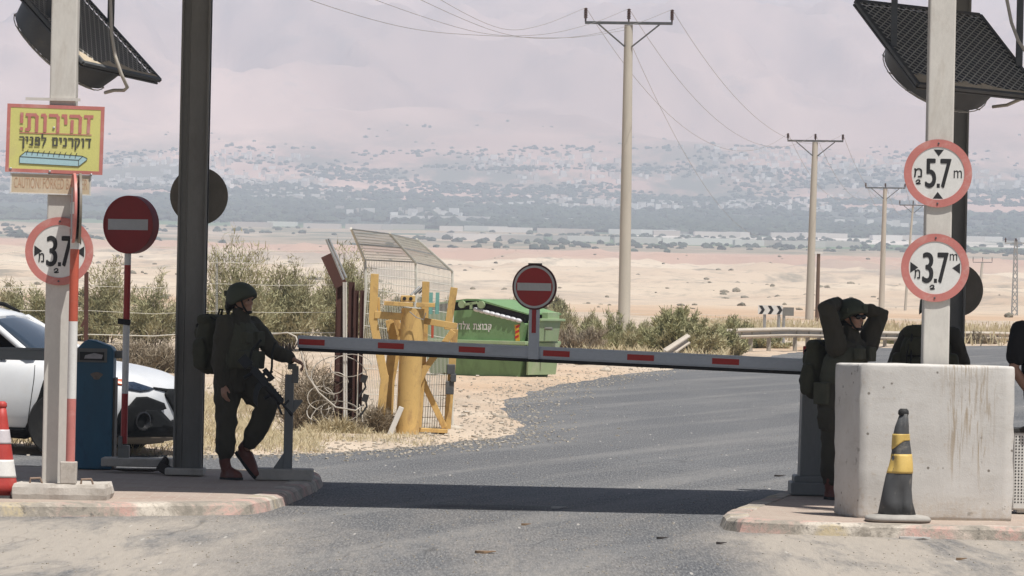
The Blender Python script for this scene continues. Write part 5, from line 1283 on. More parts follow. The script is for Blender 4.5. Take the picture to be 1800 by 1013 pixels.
# ------------------------------------------------------------------ white car in the left lane
from mathutils.bvhtree import BVHTree
def car():
    yaw = math.radians(-18); dC = 52.7
    CARW = mat('white car paint', (.72, .73, .74), .32, .02, 1.5, coat=.6, fine=3, dirt=(.60, .55, .48), dirt_amt=.25, dirt_scale=3)
    PLAST = mat('dark grey trim plastic', (.012, .013, .014), .8, .2, 12)
    PLAST.node_tree.nodes['Principled BSDF'].inputs['Specular IOR Level'].default_value = .15
    GLASS = mat('tinted car glass', (.025, .04, .06), .06, .1, 2, fine=3, coat=1)
    Rz = Matrix.Rotation(yaw, 3, 'Z'); corner = W(303, 700, dC); o = corner - Rz @ Vector((2.24, 0, 0)); o.z = 0
    t = thing('white_car', 'white crossover car with dark plastic cladding waiting behind the blue cabinet', 'car', o, yaw)
    st = [(2.24, .25, .50, .62, .66, .36, .40, .38, .28), (2.18, .17, .50, .70, .75, .58, .63, .60, .44), (2.06, .14, .50, .78, .85, .76, .81, .76, .58), (1.80, .14, .54, .86, .92, .83, .875, .81, .64), (1.35, .16, .56, .92, .985, .85, .90, .84, .67), (.86, .18, .56, .965, 1.035, .86, .90, .86, .70), (.1, .18, .56, 1.0, 1.05, .86, .90, .85, .70), (-1.0, .18, .56, 1.03, 1.06, .86, .90, .85, .70), (-1.8, .28, .60, 1.05, 1.08, .84, .89, .83, .66), (-2.14, .34, .62, 1.0, 1.04, .74, .80, .76, .6), (-2.22, .45, .65, .92, .95, .5, .55, .55, .4)]
    rings = []
    for x, zb, zm, zs, zt, wb, wm, ws, wt in st:
        h = [(0, zb), (wb * .6, zb), (wb, zb + .03), (wm, zm - .05), (wm, zm + .08), (ws, zs - .03), (wt, zt - .015), (wt * .5, zt)]
        ring = [Vector((x, -y, z)) for y, z in h] + [Vector((x, 0, zt + .005))] + [Vector((x, y, z)) for y, z in reversed(h[1:])]
        rings.append(ring)
    q = MB(); q.loft(rings); body = q.build('body', CARW, t, smooth=True); s_ = body.modifiers.new('smooth', 'SUBSURF'); s_.levels = s_.render_levels = 3
    bpy.context.view_layer.update()
    ev = body.evaluated_get(bpy.context.evaluated_depsgraph_get()); me = ev.to_mesh()
    bvh = BVHTree.FromPolygons([v.co.copy() for v in me.vertices], [tuple(p.vertices) for p in me.polygons]); ev.to_mesh_clear()
    inv = (Matrix.Translation(o) @ Rz.to_4x4()).inverted(); camL = inv @ CAM
    def patch(name, pix, m_, off=.006, th=.008, sub=3, par=t):
        """trim piece moulded onto the bodywork: its outline is laid on the real surface"""
        bm = bmesh.new(); f = bm.faces.new([bm.verts.new((x, y, 0)) for x, y in pix]); bmesh.ops.triangulate(bm, faces=[f])
        bmesh.ops.subdivide_edges(bm, edges=bm.edges[:], cuts=sub, use_grid_fill=True)
        ok = True; bad = []
        for v in bm.verts:
            tgt = inv @ W(v.co.x, v.co.y, dC); dr = (tgt - camL).normalized(); hit = bvh.ray_cast(camL, dr)
            if hit[0] is None: bad.append(v); continue
            nrm = hit[1]
            if nrm.dot(dr) > 0: nrm = -nrm
            v.co = hit[0] + nrm * off
        bmesh.ops.delete(bm, geom=bad, context='VERTS')
        bmesh.ops.recalc_face_normals(bm, faces=bm.faces)
        me = bpy.data.meshes.new(name); bm.to_mesh(me); bm.free(); me.materials.append(m_)
        me.polygons.foreach_set('use_smooth', [True] * len(me.polygons))
        ob = bpy.data.objects.new(name, me); COL.objects.link(ob); ob.parent = par
        sd = ob.modifiers.new('thickness', 'SOLIDIFY'); sd.thickness = th; sd.offset = 0; return ob
    Z = lambda L: [(x * .2962, 540 + y * .2962) for x, y in L]
    patch('headlight', Z([(735, 447), (790, 447), (912, 486), (880, 500), (830, 505), (735, 490)]), mat('headlight glass', (.02, .032, .055), .15, .6, 18, coat=.5), .008)
    patch('side_marker', Z([(682, 430), (735, 434), (735, 468), (690, 462)]), mat('amber marker', (.55, .09, .02), .3), .008)
    patch('fog_cladding', Z([(700, 640), (720, 600), (765, 585), (808, 535), (860, 533), (960, 570), (973, 603), (940, 614), (858, 610), (838, 632), (870, 640), (886, 665), (886, 690), (862, 716), (960, 716), (1010, 735), (1060, 740), (1060, 762), (690, 762), (690, 700)]), PLAST, .016, .03)
    patch('bumper_lip', Z([(680, 764), (1060, 764), (1060, 800), (690, 800)]), mat('dusty lower trim', (.16, .125, .09), .8, .3, 5), .012, .03)
    patch('grille', Z([(975, 520), (990, 488), (1120, 492), (1120, 640), (1040, 640), (1020, 605)]), PLAST, .01, .02)
    patch('lower_grille', Z([(965, 712), (1022, 668), (1110, 668), (1110, 730), (1000, 730)]), PLAST, .012, .02)
    patch('bonnet_trim', Z([(905, 478), (990, 488), (990, 505), (915, 490)]), PLAST, .01)
    patch('door_seam', Z([(206, 345), (209, 345), (204, 430), (166, 690), (162, 690), (200, 430)]), PLAST, .002, .004)
    patch('arch_cladding', Z([(150, 715), (178, 660), (235, 530), (262, 440), (330, 380), (420, 380), (520, 420), (600, 470), (650, 560), (690, 640), (690, 770), (600, 790), (225, 775)]), PLAST, .014, .03)
    patch('sill_cladding', Z([(-300, 690), (0, 712), (160, 716), (230, 770), (230, 790), (0, 772), (-300, 745)]), PLAST, .014, .03)
    fl = inv @ W(247, 740, dC); hit = bvh.ray_cast(camL, (fl - camL).normalized())
    if hit[0] is not None:
        nrm = hit[1]; nrm = nrm if nrm.dot(hit[0] - camL) < 0 else -nrm; nrm = (nrm + Vector((.5, -.3, 0))).normalized()
        q = MB(); q.lathe([(.060, .0), (.098, .02), (.098, .045), (.085, .05), (.070, .02), (.055, .0)], hit[0] + nrm * .005, 24, frame_z(nrm)); q.build('fog_lamp', mat('glossy black trim', (.02, .02, .022), .25), t, auto=35)
    # wheels
    TYRE = mat('tyre', (.02, .02, .02), .85, .3, 20, dirt=(.10, .09, .07), dirt_amt=.5)
    for x in (1.36, -1.32):
        for s in (-1, 1):
            R_ = Matrix.Rotation(math.radians(90 * s), 3, 'X'); w_ = bpy.data.objects.new('wheel', None); COL.objects.link(w_); w_.parent = t; w_.location = (x, s * .825, .33)
            q = MB(); q.lathe([(.21, -.10), (.31, -.11), (.335, -.08), (.335, .08), (.31, .11), (.21, .10)], (0, 0, 0), 32, R_); q.build('tyre', TYRE, w_, auto=40)
            q = MB(); q.lathe([(.02, -.06), (.21, -.10), (.21, -.06), (.05, -.085), (.02, -.09)], (0, 0, 0), 20, Matrix.Rotation(math.radians(-90 * s), 3, 'X') @ Matrix.Rotation(math.pi, 3, 'X') if False else R_); q.build('rim', GALV, w_, auto=40)
    # greenhouse
    q = MB(); bl = lambda x, y, z: Vector((x, y, z))
    wz0 = [bl(.98, -.62, 1.02), bl(1.05, 0, 1.04), bl(.98, .62, 1.02)]; wz1 = [bl(.38, -.52, 1.39), bl(.44, 0, 1.42), bl(.38, .52, 1.39)]
    vs = []; n = 10
    for i in range(n + 1):
        u = i / n
        for k in range(9):
            y = -1 + 2 * k / 8; a = wz0[1].lerp(wz0[2], abs(y) ** 1.6); b_ = wz1[1].lerp(wz1[2], abs(y) ** 1.6); p = a.lerp(b_, u); p.y = y * (.66 + (.54 - .66) * u); p.z += .03 * math.sin(math.pi * u); vs.append(p)
    q.add(vs, [(i * 9 + k, i * 9 + k + 1, (i + 1) * 9 + k + 1, (i + 1) * 9 + k) for i in range(n) for k in range(8)]); ob = q.build('windscreen', GLASS, t, smooth=True); sd = ob.modifiers.new('thickness', 'SOLIDIFY'); sd.thickness = .008
    q = MB(); rr = []
    for x, z, w_ in ((.42, 1.40, .50), (.32, 1.44, .54), (-.15, 1.53, .57), (-.5, 1.565, .58), (-1.0, 1.57, .58), (-1.6, 1.51, .55), (-2.0, 1.44, .50)):
        rr.append([bl(x, -w_, z - .05), bl(x, -w_ + .02, z), bl(x, -w_ * .6, z + .02), bl(x, 0, z + .028), bl(x, w_ * .6, z + .02), bl(x, w_ - .02, z), bl(x, w_, z - .05), bl(x, 0, z - .055)])
    q.loft(rr); q.build('roof', CARW, t, smooth=True)
    for s in (-1, 1):
        q = MB(); q.loft([[bl(1.0 - u * .66, s * (.80 - u * .27), 1.0 + u * .41) + e for e in (bl(.045, 0, .02), bl(-.035, s * .015, .0), bl(-.04, -s * .05, -.01), bl(.03, -s * .06, .01))] for u in (0, .25, .5, .75, 1.0)]); q.build('pillar', CARW, t, smooth=True)
        q = MB(); q.add([bl(.72, s * .80, 1.01), bl(-1.6, s * .80, 1.07), bl(-1.75, s * .58, 1.48), bl(.25, s * .575, 1.40), bl(.72, s * .77, 1.01), bl(-1.6, s * .77, 1.07), bl(-1.75, s * .55, 1.48), bl(.25, s * .545, 1.40)], [(0, 1, 2, 3), (7, 6, 5, 4), (0, 4, 5, 1), (1, 5, 6, 2), (2, 6, 7, 3), (3, 7, 4, 0)]); q.build('side_window', GLASS, t)
        q = MB(); q.beam(bl(.50, s * .805, 1.015), bl(.42, s * .70, 1.22), .03, .02, (0, s, 0)); q.beam(bl(.74, s * .81, 1.015), bl(-1.6, s * .81, 1.075), .03, .025, (0, s, 0)); q.beam(bl(-.45, s * .80, 1.04), bl(-.50, s * .585, 1.51), .06, .02, (0, s, 0)); q.build('window_trim', PLAST, t)
        q = MB(); q.ell((.52, s * 1.0, 1.10), (.075, .12, .075), None, 14, 8); q.beam(bl(.52, s * .84, 1.04), bl(.52, s * .95, 1.07), .06, .04); q.build('mirror', PLAST, t, smooth=True)
        q = MB(); q.tube([bl(.30, s * .50, 1.45), bl(.12, s * .50, 1.53), bl(-1.4, s * .50, 1.60), bl(-1.55, s * .50, 1.54)], [.016, .022, .022, .016], 8); q.build('roof_rail', PLAST, t, smooth=True)
    q = MB(); q.prism([(-2.0, 1.05), (-2.16, 1.05), (-2.02, 1.42), (-1.95, 1.46)], -.6, .6); q.build('rear_window', GLASS, t)
car()
# ------------------------------------------------------------------ people
def fuse(q, name, m_, parent, voxel=.007, sm=4, folds=0.0, fs=9.0, stretch=(1, 1, .6), seed=0):
    """one continuous surface out of overlapping closed volumes"""
    me = bpy.data.meshes.new(name); me.from_pydata(q.v, [], q.f); me.update()
    ob = bpy.data.objects.new(name, me); COL.objects.link(ob)
    r = ob.modifiers.new('r', 'REMESH'); r.mode = 'VOXEL'; r.voxel_size = voxel; r.use_smooth_shade = True
    if sm: s = ob.modifiers.new('s', 'SMOOTH'); s.factor = .5; s.iterations = sm
    new = bpy.data.meshes.new_from_object(ob.evaluated_get(bpy.context.evaluated_depsgraph_get()))
    bpy.data.objects.remove(ob); bpy.data.meshes.remove(me); new.name = name
    if folds:
        n = len(new.vertices); co = np.empty(n * 3); new.vertices.foreach_get('co', co); co = co.reshape(-1, 3)
        nr = np.empty(n * 3); new.vertex_normals.foreach_get('vector', nr); nr = nr.reshape(-1, 3)
        for i in range(n):
            p = Vector((co[i, 0] * stretch[0], co[i, 1] * stretch[1], co[i, 2] * stretch[2])) * fs + Vector((seed, 0, 0))
            w = mnoise.noise(p); w2 = mnoise.noise(p * 2.3)
            co[i] += nr[i] * ((1 - abs(w) * 2.4) * folds * .6 + w2 * folds * .35)
        new.vertices.foreach_set('co', co.ravel())
    new.materials.append(m_); new.polygons.foreach_set('use_smooth', [True] * len(new.polygons)); new.update()
    o = bpy.data.objects.new(name, new); COL.objects.link(o); o.parent = parent; return o
SKIN = mat('skin', (.40, .225, .155), .5, .06, 8, fine=30); LIP = SKIN
CLOTH = mat('olive uniform cloth', (.062, .056, .041), .9, .25, 5, fine=90, bmp=.2)
VESTC = mat('green load vest', (.085, .086, .060), .9, .3, 7, fine=80, bmp=.3)
PACKC = mat('olive rucksack cloth', (.064, .063, .040), .9, .3, 7, fine=80, bmp=.3)
HELM = mat('matt green helmet', (.062, .072, .048), .75, .15, 6, fine=60, bmp=.15)
BOOTL = mat('reddish brown boot leather', (.15, .042, .028), .55, .25, 8, dirt=(.16, .12, .09), dirt_amt=.4)
HAIR = mat('dark hair', (.012, .010, .009), .6, .3, 20)
STRAP = mat('black webbing', (.015, .016, .015), .8, .2, 20)
GUN = mat('black rifle', (.012, .012, .013), .5, .3, 20)
GLS = mat('dark goggles', (.006, .006, .007), .1)
TSHIRT = mat('black cotton', (.012, .012, .014), .9, .3, 6)
JEANS = mat('black jeans', (.014, .015, .018), .9, .3, 6)

def basis(fwd, up=(0, 0, 1)):
    u = Vector(up).normalized(); f = Vector(fwd); f = (f - u * f.dot(u)).normalized(); r = f.cross(u)   # r: the person's right
    return f, r, u
def head_shape(q, c, fwd, up=(0, 0, 1), s=1.0):
    """c: centre of the head (eye height); adds skull, jaw, nose, brow, lips, ears and neck root"""
    f, r, u = basis(fwd, up); R = Matrix((f, r, u)).transposed(); P = lambda a, b, z: c + (f * a + r * b + u * z) * s
    E = lambda a, b, z, x, y, zz, n=14: q.ell(P(a, b, z), (x * s, y * s, zz * s), R, n, 10)
    E(-.012, 0, .035, .098, .076, .088); E(.018, 0, -.03, .074, .062, .075); E(.035, 0, -.078, .048, .046, .036)
    E(.070, 0, -.098, .020, .024, .017); E(.078, 0, .022, .022, .055, .014)                     # chin, brow
    for sd in (-1, 1):
        E(.058, sd * .040, -.030, .026, .022, .024); E(-.008, sd * .076, -.012, .022, .010, .033)          # cheek, ear
        E(.079, sd * .013, -.038, .010, .009, .008)
    q.loft([[P(.080, -.007, .010), P(.080, .007, .010), P(.070, .008, .012), P(.070, -.008, .012)], [P(.094, -.008, -.015), P(.094, .008, -.015), P(.074, .012, -.015), P(.074, -.012, -.015)], [P(.108, -.010, -.034), P(.108, .010, -.034), P(.076, .016, -.034), P(.076, -.016, -.034)], [P(.092, -.009, -.044), P(.092, .009, -.044), P(.074, .014, -.044), P(.074, -.014, -.044)]])
    E(.082, 0, -.064, .012, .023, .006); E(.081, 0, -.074, .012, .020, .007)                 # lips
    return P, R
def eyes(t, P, R):
    q = MB()
    for sd in (-1, 1): q.ell(P(.080, sd * .032, -.002), (.008, .013, .007), R, 10, 6)
    q.build('eyes', mat('dark eyes', (.02, .014, .012), .3), t, smooth=True)
    q = MB()
    for sd in (-1, 1): q.ell(P(.090, sd * .034, .022), (.006, .020, .005), R, 10, 6)
    q.build('eyebrows', HAIR, t, smooth=True)
def hand(q, w, d, n, side, curl=(.35, .4, .3), spread=.06, thumb=.7, s=1.0):
    """w wrist, d direction of the fingers, n palm normal, side: unit towards the thumb"""
    d = Vector(d).normalized(); n = Vector(n); n = (n - d * n.dot(d)).normalized(); sd = Vector(side); sd = (sd - d * sd.dot(d) - n * sd.dot(n)).normalized()
    R = Matrix((d, sd, n)).transposed(); pc = w + d * .048 * s
    q.tube([w - d * .03, w + d * .012], [.027 * s, .026 * s], 12, round_=True)
    q.ell(pc, (.056 * s, .042 * s, .017 * s), R, 14, 8); q.ell(pc + d * .022 * s, (.032 * s, .043 * s, .016 * s), R, 14, 8)
    for k, (off, L) in enumerate(((.030, .072), (.010, .082), (-.010, .077), (-.029, .060))):
        p = w + (d * .085 + sd * off) * s; dd = (d + sd * off * spread * 18).normalized(); pts = [p]; ang = 0
        for j, fr in enumerate((.46, .31, .23)):
            ang += curl[j] * (1 + .10 * k); dr = dd * math.cos(ang) + n * math.sin(ang); p = p + dr * L * fr * s; pts.append(p)
        q.tube(pts, [.0092 * s, .0088 * s, .0080 * s, .0068 * s], 10, round_=True)
    p = w + (d * .030 + sd * .030) * s; dr = (d * .75 + sd * thumb + n * .25).normalized(); p1 = p + dr * .034 * s; p2 = p1 + (d * .9 + sd * thumb * .4 + n * .35).normalized() * .028 * s
    q.tube([w + (d * .012 + sd * .012) * s, p, p1, p2], [.016 * s, .0135 * s, .0105 * s, .0085 * s], 10, round_=True)
def torso_shape(q, secs, f, r, n=20):
    """secs: (centre, half width, half depth)"""
    rings = []
    for c, w_, dp in secs:
        rings.append([Vector(c) + r * w_ * math.copysign(abs(math.cos(a)) ** .85, math.cos(a)) + f * dp * math.copysign(abs(math.sin(a)) ** .85, math.sin(a)) for a in [2 * math.pi * k / n for k in range(n)]])
    q.loft(rings)
def limb(q, pts, rad): q.tube(pts, rad, 14, round_=True)
def bez(a, b, c, n=6): return [a.lerp(b, t_ / n).lerp(b.lerp(c, t_ / n), t_ / n) for t_ in range(n + 1)]
def helmet(t, P, R, c, cover=True, strap=True, f=None):
    q = MB(); n = 32; rings = []
    for z, rx, ry, fx in ((.005, .134, .118, .0), (.000, .140, .124, 0), (.03, .140, .125, .0), (.075, .130, .118, 0), (.110, .108, .098, -.004), (.135, .076, .070, -.006), (.150, .036, .034, -.008), (.153, .006, .006, -.008)):
        ring = []
        for k in range(n):
            a = 2 * math.pi * k / n; x, y = math.cos(a), math.sin(a)
            lift = (.030 * max(0, x) ** 2 - .045 * math.exp(-((abs(a if a < math.pi else 2 * math.pi - a) - 1.75) / .45) ** 2) - .02 * max(0, -x)) if z < .04 else 0
            ring.append(P(rx * x - .010 + fx, ry * y, z + lift + .004 * mnoise.noise(Vector((x * 3, y * 3, z * 20)))))
        rings.append(ring)
    q.loft(rings, cap=True); h = q.build('helmet', HELM, t, smooth=True)
    if strap:
        q = MB()
        for sd in (-1, 1):
            q.tube([P(.035, sd * .088, .0), P(.045, sd * .074, -.05), P(.062, sd * .040, -.100), P(.075, 0, -.112)], .008, 6)
            q.tube([P(-.05, sd * .085, -.02), P(.0, sd * .080, -.065), P(.045, sd * .060, -.085)], .007, 6)
        q.ell(P(.074, 0, -.108), (.022, .032, .016), R, 12, 8); q.build('chin_strap', STRAP, h, smooth=True)
    return h
def boot(t, heel, toe, ankle, shaft_top, up=(0, 0, 1), nm='boot'):
    d = (toe - heel).normalized(); u = Vector(up); u = (u - d * u.dot(d)).normalized(); r = d.cross(u); L = (toe - heel).length
    q = MB(); S_ = lambda a, w0, w1, h: [heel + d * L * a + r * w_ + u * z for w_, z in ((-w0, 0), (w0, 0), (w1, h * .55), (w1 * .55, h), (-w1 * .55, h), (-w1, h * .55))]
    q.loft([S_(-.02, .026, .024, .05), S_(.08, .036, .036, .085), S_(.3, .038, .040, .105), S_(.55, .044, .042, .085), S_(.8, .046, .043, .062), S_(.96, .034, .030, .048), S_(1.02, .018, .016, .035)])
    q.tube([heel + d * L * .26 + u * .05, ankle, shaft_top], [.046, .050, .056], 14, round_=True)
    b = fuse(q, nm, BOOTL, t, .007, 3, .003, 16)
    q = MB(); Q = lambda a, w_: [heel + d * L * a + r * x + u * z for x, z in ((-w_, -.022), (w_, -.022), (w_, .006), (-w_, .006))]
    q.loft([Q(-.03, .028), Q(.08, .040), Q(.34, .036), Q(.6, .046), Q(.85, .048), Q(1.0, .030), Q(1.04, .018)]); q.build('sole', RUBBER, b)
    return b
def rucksack(label, o, f, r, u, w, h, dp, seed, mtl=PACKC):
    """o: middle of the side lying on the back; grows along -f"""
    t = thing('rucksack', label, 'rucksack', o); R = Matrix((r, -f, u)).transposed(); q = MB()
    C = lambda a, b, c: r * a * w - f * b * dp + u * c * h
    def bag(a, b, c, sx_, sy_, sz_):
        n = 18; rings = []
        for z, k in ((-1, .62), (-.88, .88), (-.5, 1), (0, 1.03), (.5, .98), (.86, .84), (1, .55)):
            rings.append([C(a, b, c) + R @ Vector((sx_ * w * k * math.copysign(abs(math.cos(x)) ** .55, math.cos(x)), sy_ * dp * k * math.copysign(abs(math.sin(x)) ** .55, math.sin(x)), sz_ * h * z)) for x in [2 * math.pi * j / n for j in range(n)]])
        q.loft(rings)
    bag(0, .45, 0, .48, .42, .48); bag(0, .95, -.16, .34, .22, .25); bag(0, .85, .26, .36, .18, .14); bag(-.52, .45, -.12, .14, .30, .28); bag(.52, .45, -.12, .14, .30, .28); bag(0, .5, .50, .42, .34, .10)
    fuse(q, 'bag', mtl, t, .009, 3, .010, 13, seed=seed)
    q = MB()
    for a in (-.25, .25): q.tube([C(a, -.02, -.42), C(a, .98, -.38) + C(0, .05, 0), C(a, 1.2, -.15), C(a, 1.0, .12), C(a, .98, .40), C(a, .4, .60), C(a, -.02, .5)], .010, 6)
    q.tube([C(-.5, .3, .1), C(-.3, .98, .12), C(.3, .98, .12), C(.5, .3, .1)], .009, 6)
    q.tube([C(-.06, .1, .60), C(-.05, .02, .70), C(.05, .02, .70), C(.06, .1, .60)], .010, 6)
    q.tube([C(-.62, .4, -.3), C(-.66, .45, -.5), C(-.62, .5, -.68)], .006, 5); q.tube([C(-.3, 1.0, .3), C(-.34, 1.1, .1), C(-.32, 1.16, -.1)], .006, 5); q.build('straps', STRAP, t, smooth=True)
    return t
def pouch(q, c, f, r, u, w, h, dp):
    R = Matrix((r, f, u)).transposed(); q.box(c, (w, dp, h), R)

# --- the woman soldier at the rest post
d1 = 44.75; o1 = W(412, 843, d1); o1.z = ZI
J = lambda px, py, dd=0.0: W(px, py, d1 + dd) - o1
p1 = thing('person', 'woman in olive uniform, helmet and vest leaning one hand on the grey rest post', 'person', o1)
f, r, u = basis((.80, -.60, 0)); hf = Vector((.90, -.42, -.04))
pel, wai, che, shl, nek = J(412, 668), J(413, 640, .0), J(416, 603, .02), J(419, 567, .03), J(423, 553, .02)
sr, sl = shl + r * .175 + u * -.02, shl - r * .18 + u * -.025
er, wr = J(386, 636, -.17), J(393, 676, -.20); el, wl = J(480, 617, .05), J(514, 631, -.11)
hr, hl = pel + r * .085, pel - r * .085
kr, ar = J(398, 744, -.10), J(395, 806, -.08); kl, al = J(470, 714, -.10), J(436, 786, -.02)
hc = J(426, 527, .0)
q = MB(); P, R = head_shape(q, hc, hf); limb(q, [nek + u * -.03, nek + u * .02, hc + u * -.06 - f * .02], [.058, .052, .05])
torso_shape(q, [(pel - u * .09, .13, .09), (pel, .155, .11), (wai, .125, .095), (che, .155, .115), (shl - u * .02, .15, .085), (shl + u * .035, .07, .055)], f, r)
for s_, e_, w_ in ((sr, er, wr), (sl, el, wl)): limb(q, [s_, s_.lerp(e_, .5), e_, w_], [.052, .046, .038, .027])
for h_, k_, a_ in ((hr, kr, ar), (hl, kl, al)): limb(q, [h_, h_.lerp(k_, .5), k_, k_.lerp(a_, .4), a_], [.082, .072, .052, .050, .034])
hand(q, wr, J(394, 700, -.22) - wr + Vector((0, 0, 0)), (.75, .55, 0), (.55, -.8, 0), curl=(.30, .35, .30))
hand(q, wl, Vector((.85, -.10, -.38)), Vector((-.25, -.15, -1)), Vector((-.1, -1, .0)), curl=(.55, .65, .45), thumb=.6)
fuse(q, 'body', SKIN, p1, .0055, 2); eyes(p1, P, R)
q = MB(); torso_shape(q, [(pel - u * .10, .18, .14), (pel, .19, .145), (wai, .18, .14), (che, .19, .15), (shl - u * .01, .18, .11), (shl + u * .04, .085, .07)], f, r)
limb(q, bez(sr, sr.lerp(er, .5) + u * .01, er) + [er.lerp(wr, .5), wr - (wr - er).normalized() * .015], [.082] * 3 + [.078, .074, .071, .068, .060, .046])
limb(q, bez(sl, sl.lerp(el, .5) + u * .015, el) + [el.lerp(wl, .5), wl - (wl - el).normalized() * .03], [.082] * 3 + [.078, .075, .072, .068, .060, .046])
limb(q, [nek - u * .05, nek + u * .01], [.085, .070])
fuse(q, 'shirt', CLOTH, p1, .009, 2, .018, 11, seed=1)
q = MB(); torso_shape(q, [(pel - u * .14, .13, .10), (pel - u * .02, .178, .135), (wai - u * .02, .165, .12)], f, r)
limb(q, [hr, hr.lerp(kr, .5), kr, kr.lerp(ar, .5), ar.lerp(kr, .22), ar.lerp(kr, .10)], [.120, .110, .090, .088, .080, .062])
limb(q, [hl, hl.lerp(kl, .5) + f * .01, kl, kl.lerp(al, .5), al.lerp(kl, .25), al.lerp(kl, .12)], [.125, .118, .098, .090, .078, .060])
pouch(q, kl.lerp(hl, .45) - r * .10, f, r, u, .03, .16, .12)
fuse(q, 'trousers', CLOTH, p1, .009, 2, .020, 10, seed=5)
boot(p1, J(391, 840, -.03), J(423, 841, -.19), ar + u * -.03, ar + u * .11); boot(p1, J(418, 796, .06), J(449, 838, -.06), J(427, 789, .03), J(443, 772, .0), up=(.7, -.1, .65))
q = MB(); torso_shape(q, [(wai - u * .035, .19, .15), (wai + u * .02, .20, .165), (che, .21, .185), (shl - u * .07, .19, .155), (shl + u * .0, .14, .11)], f, r)
for a, b_, c_ in ((-.10, .165, .02), (0, .185, .02), (.10, .165, .02)): pouch(q, wai + f * (b_ + .02) + r * a + u * (c_ + .02), f, r, u, .085, .15, .08)
pouch(q, che + f * .18 + r * .07 + u * .05, f, r, u, .09, .10, .05); pouch(q, che + f * .18 - r * .09 + u * .04, f, r, u, .10, .13, .05); pouch(q, wai - r * .19 + u * .04 + f * .03, f, r, u, .05, .16, .12); pouch(q, wai + r * .19 + u * .03 + f * .02, f, r, u, .05, .14, .12)
for s_ in (-1, 1): limb(q, [che + r * s_ * .09 + f * .12 + u * .05, shl + r * s_ * .085 + u * .055, che + r * s_ * .09 - f * .13], [.03, .03, .03])
fuse(q, 'vest', VESTC, p1, .008, 2, .006, 14, seed=9)
helmet(p1, P, R, hc)
q = MB(); q.ell(P(-.105, .0, -.035), (.050, .066, .050), R); q.ell(P(-.128, .0, -.062), (.036, .042, .040), R); q.ell(P(-.06, 0, .0), (.06, .085, .05), R); q.tube([P(-.13, .0, -.075), P(-.135, .01, -.11), P(-.12, .01, -.15)], [.022, .016, .008], 8, round_=True); fuse(q, 'hair', HAIR, p1, .007, 2, .006, 22)
q = MB(); q.beam(P(-.13, 0, .055), P(-.165, 0, .05), .08, .05, R @ Vector((0, 0, 1))); q.build('helmet_pocket', HELM, p1, bevel=.01)
rucksack('bulging olive rucksack on the back of the woman at the rest post', o1 + che - f * .155 - u * .045, f, r, (u - f * .08).normalized(), .36, .48, .22, 3)
def rifle(label, a, b, upv, d0, o):
    """a rear sling point, b muzzle (world)"""
    ax = (b - a); L = ax.length; ax.normalize(); uu = Vector(upv); uu = (uu - ax * uu.dot(ax)).normalized(); rr = ax.cross(uu); M = Matrix((ax, rr, uu)).transposed()
    t = thing('rifle', label, 'rifle', a); X = lambda x, z, y=0: ax * (x * L) + uu * z + rr * y
    q = MB(); q.box(X(.33, .0), (L * .30, .042, .062), M); q.box(X(.31, .03), (L * .20, .03, .02), M); q.build('receiver', GUN, t, bevel=.005)
    q = MB(); q.box(X(.04, -.008), (L * .16, .034, .09), M, taper=(1, 1)); q.tube([X(.1, .008), X(.22, .008)], .014, 8); q.build('stock', GUN, t, bevel=.006)
    q = MB(); q.tube([X(.46, .0), X(.78, .0)], [.032, .028], 10); 
    for k in range(6): q.box(X(.49 + .05 * k, .036), (.012, .03, .012), M)
    q.box(X(.62, .030), (L * .30, .022, .012), M); q.build('handguard', GUN, t, bevel=.003)
    q = MB(); q.tube([X(.78, 0), X(.95, 0)], .011, 8); q.tube([X(.94, 0), X(1.0, 0)], .015, 8); q.add([X(.80, .0, -.008), X(.84, .0, -.008), X(.825, .065, -.008), X(.80, .065, -.008), X(.80, .0, .008), X(.84, .0, .008), X(.825, .065, .008), X(.80, .065, .008)], [(0, 1, 2, 3), (7, 6, 5, 4), (0, 4, 5, 1), (1, 5, 6, 2), (2, 6, 7, 3), (3, 7, 4, 0)]); q.build('barrel', GUN, t)
    q = MB(); q.loft([[X(.36 + .0 * k, -.03 - .05 * k, -.012) + ax * (.012 * k * k) for _ in (0,)] + [X(.44, -.03 - .05 * k, -.012) + ax * (.012 * k * k), X(.44, -.03 - .05 * k, .012) + ax * (.012 * k * k), X(.36, -.03 - .05 * k, .012) + ax * (.012 * k * k)] for k in range(4)]); q.build('magazine', GUN, t)
    q = MB(); q.tube([X(.22, -.02), X(.195, -.11)], [.018, .016], 8); q.build('grip', GUN, t)
    q = MB(); q.tube([X(.28, .075), X(.46, .075)], [.022, .024], 12); q.box(X(.33, .05), (.03, .02, .04), M); q.box(X(.42, .05), (.03, .02, .04), M); q.tube([X(.37, .09), X(.37, .12)], .012, 8); q.build('optic', GUN, t)
    q = MB(); q.tube([X(.74, -.03), X(.90, -.065)], .010, 6); q.tube([X(.60, -.03), X(.585, -.09)], .016, 8); q.build('foregrip', GUN, t)
    q = MB(); q.tube([X(.06, .03), X(-.02, .10), X(-.05, .22)], .011, 6); q.tube([X(.45, .04), X(.32, .14), X(.18, .22), X(.10, .30)], .010, 6); q.build('sling', STRAP, t)
    return t
rifle('black rifle with optic slung muzzle down across the woman soldier at the rest post', W(429, 631, d1 - .34), W(514, 731, d1 - .42), (.80, .1, .6), d1, o1)

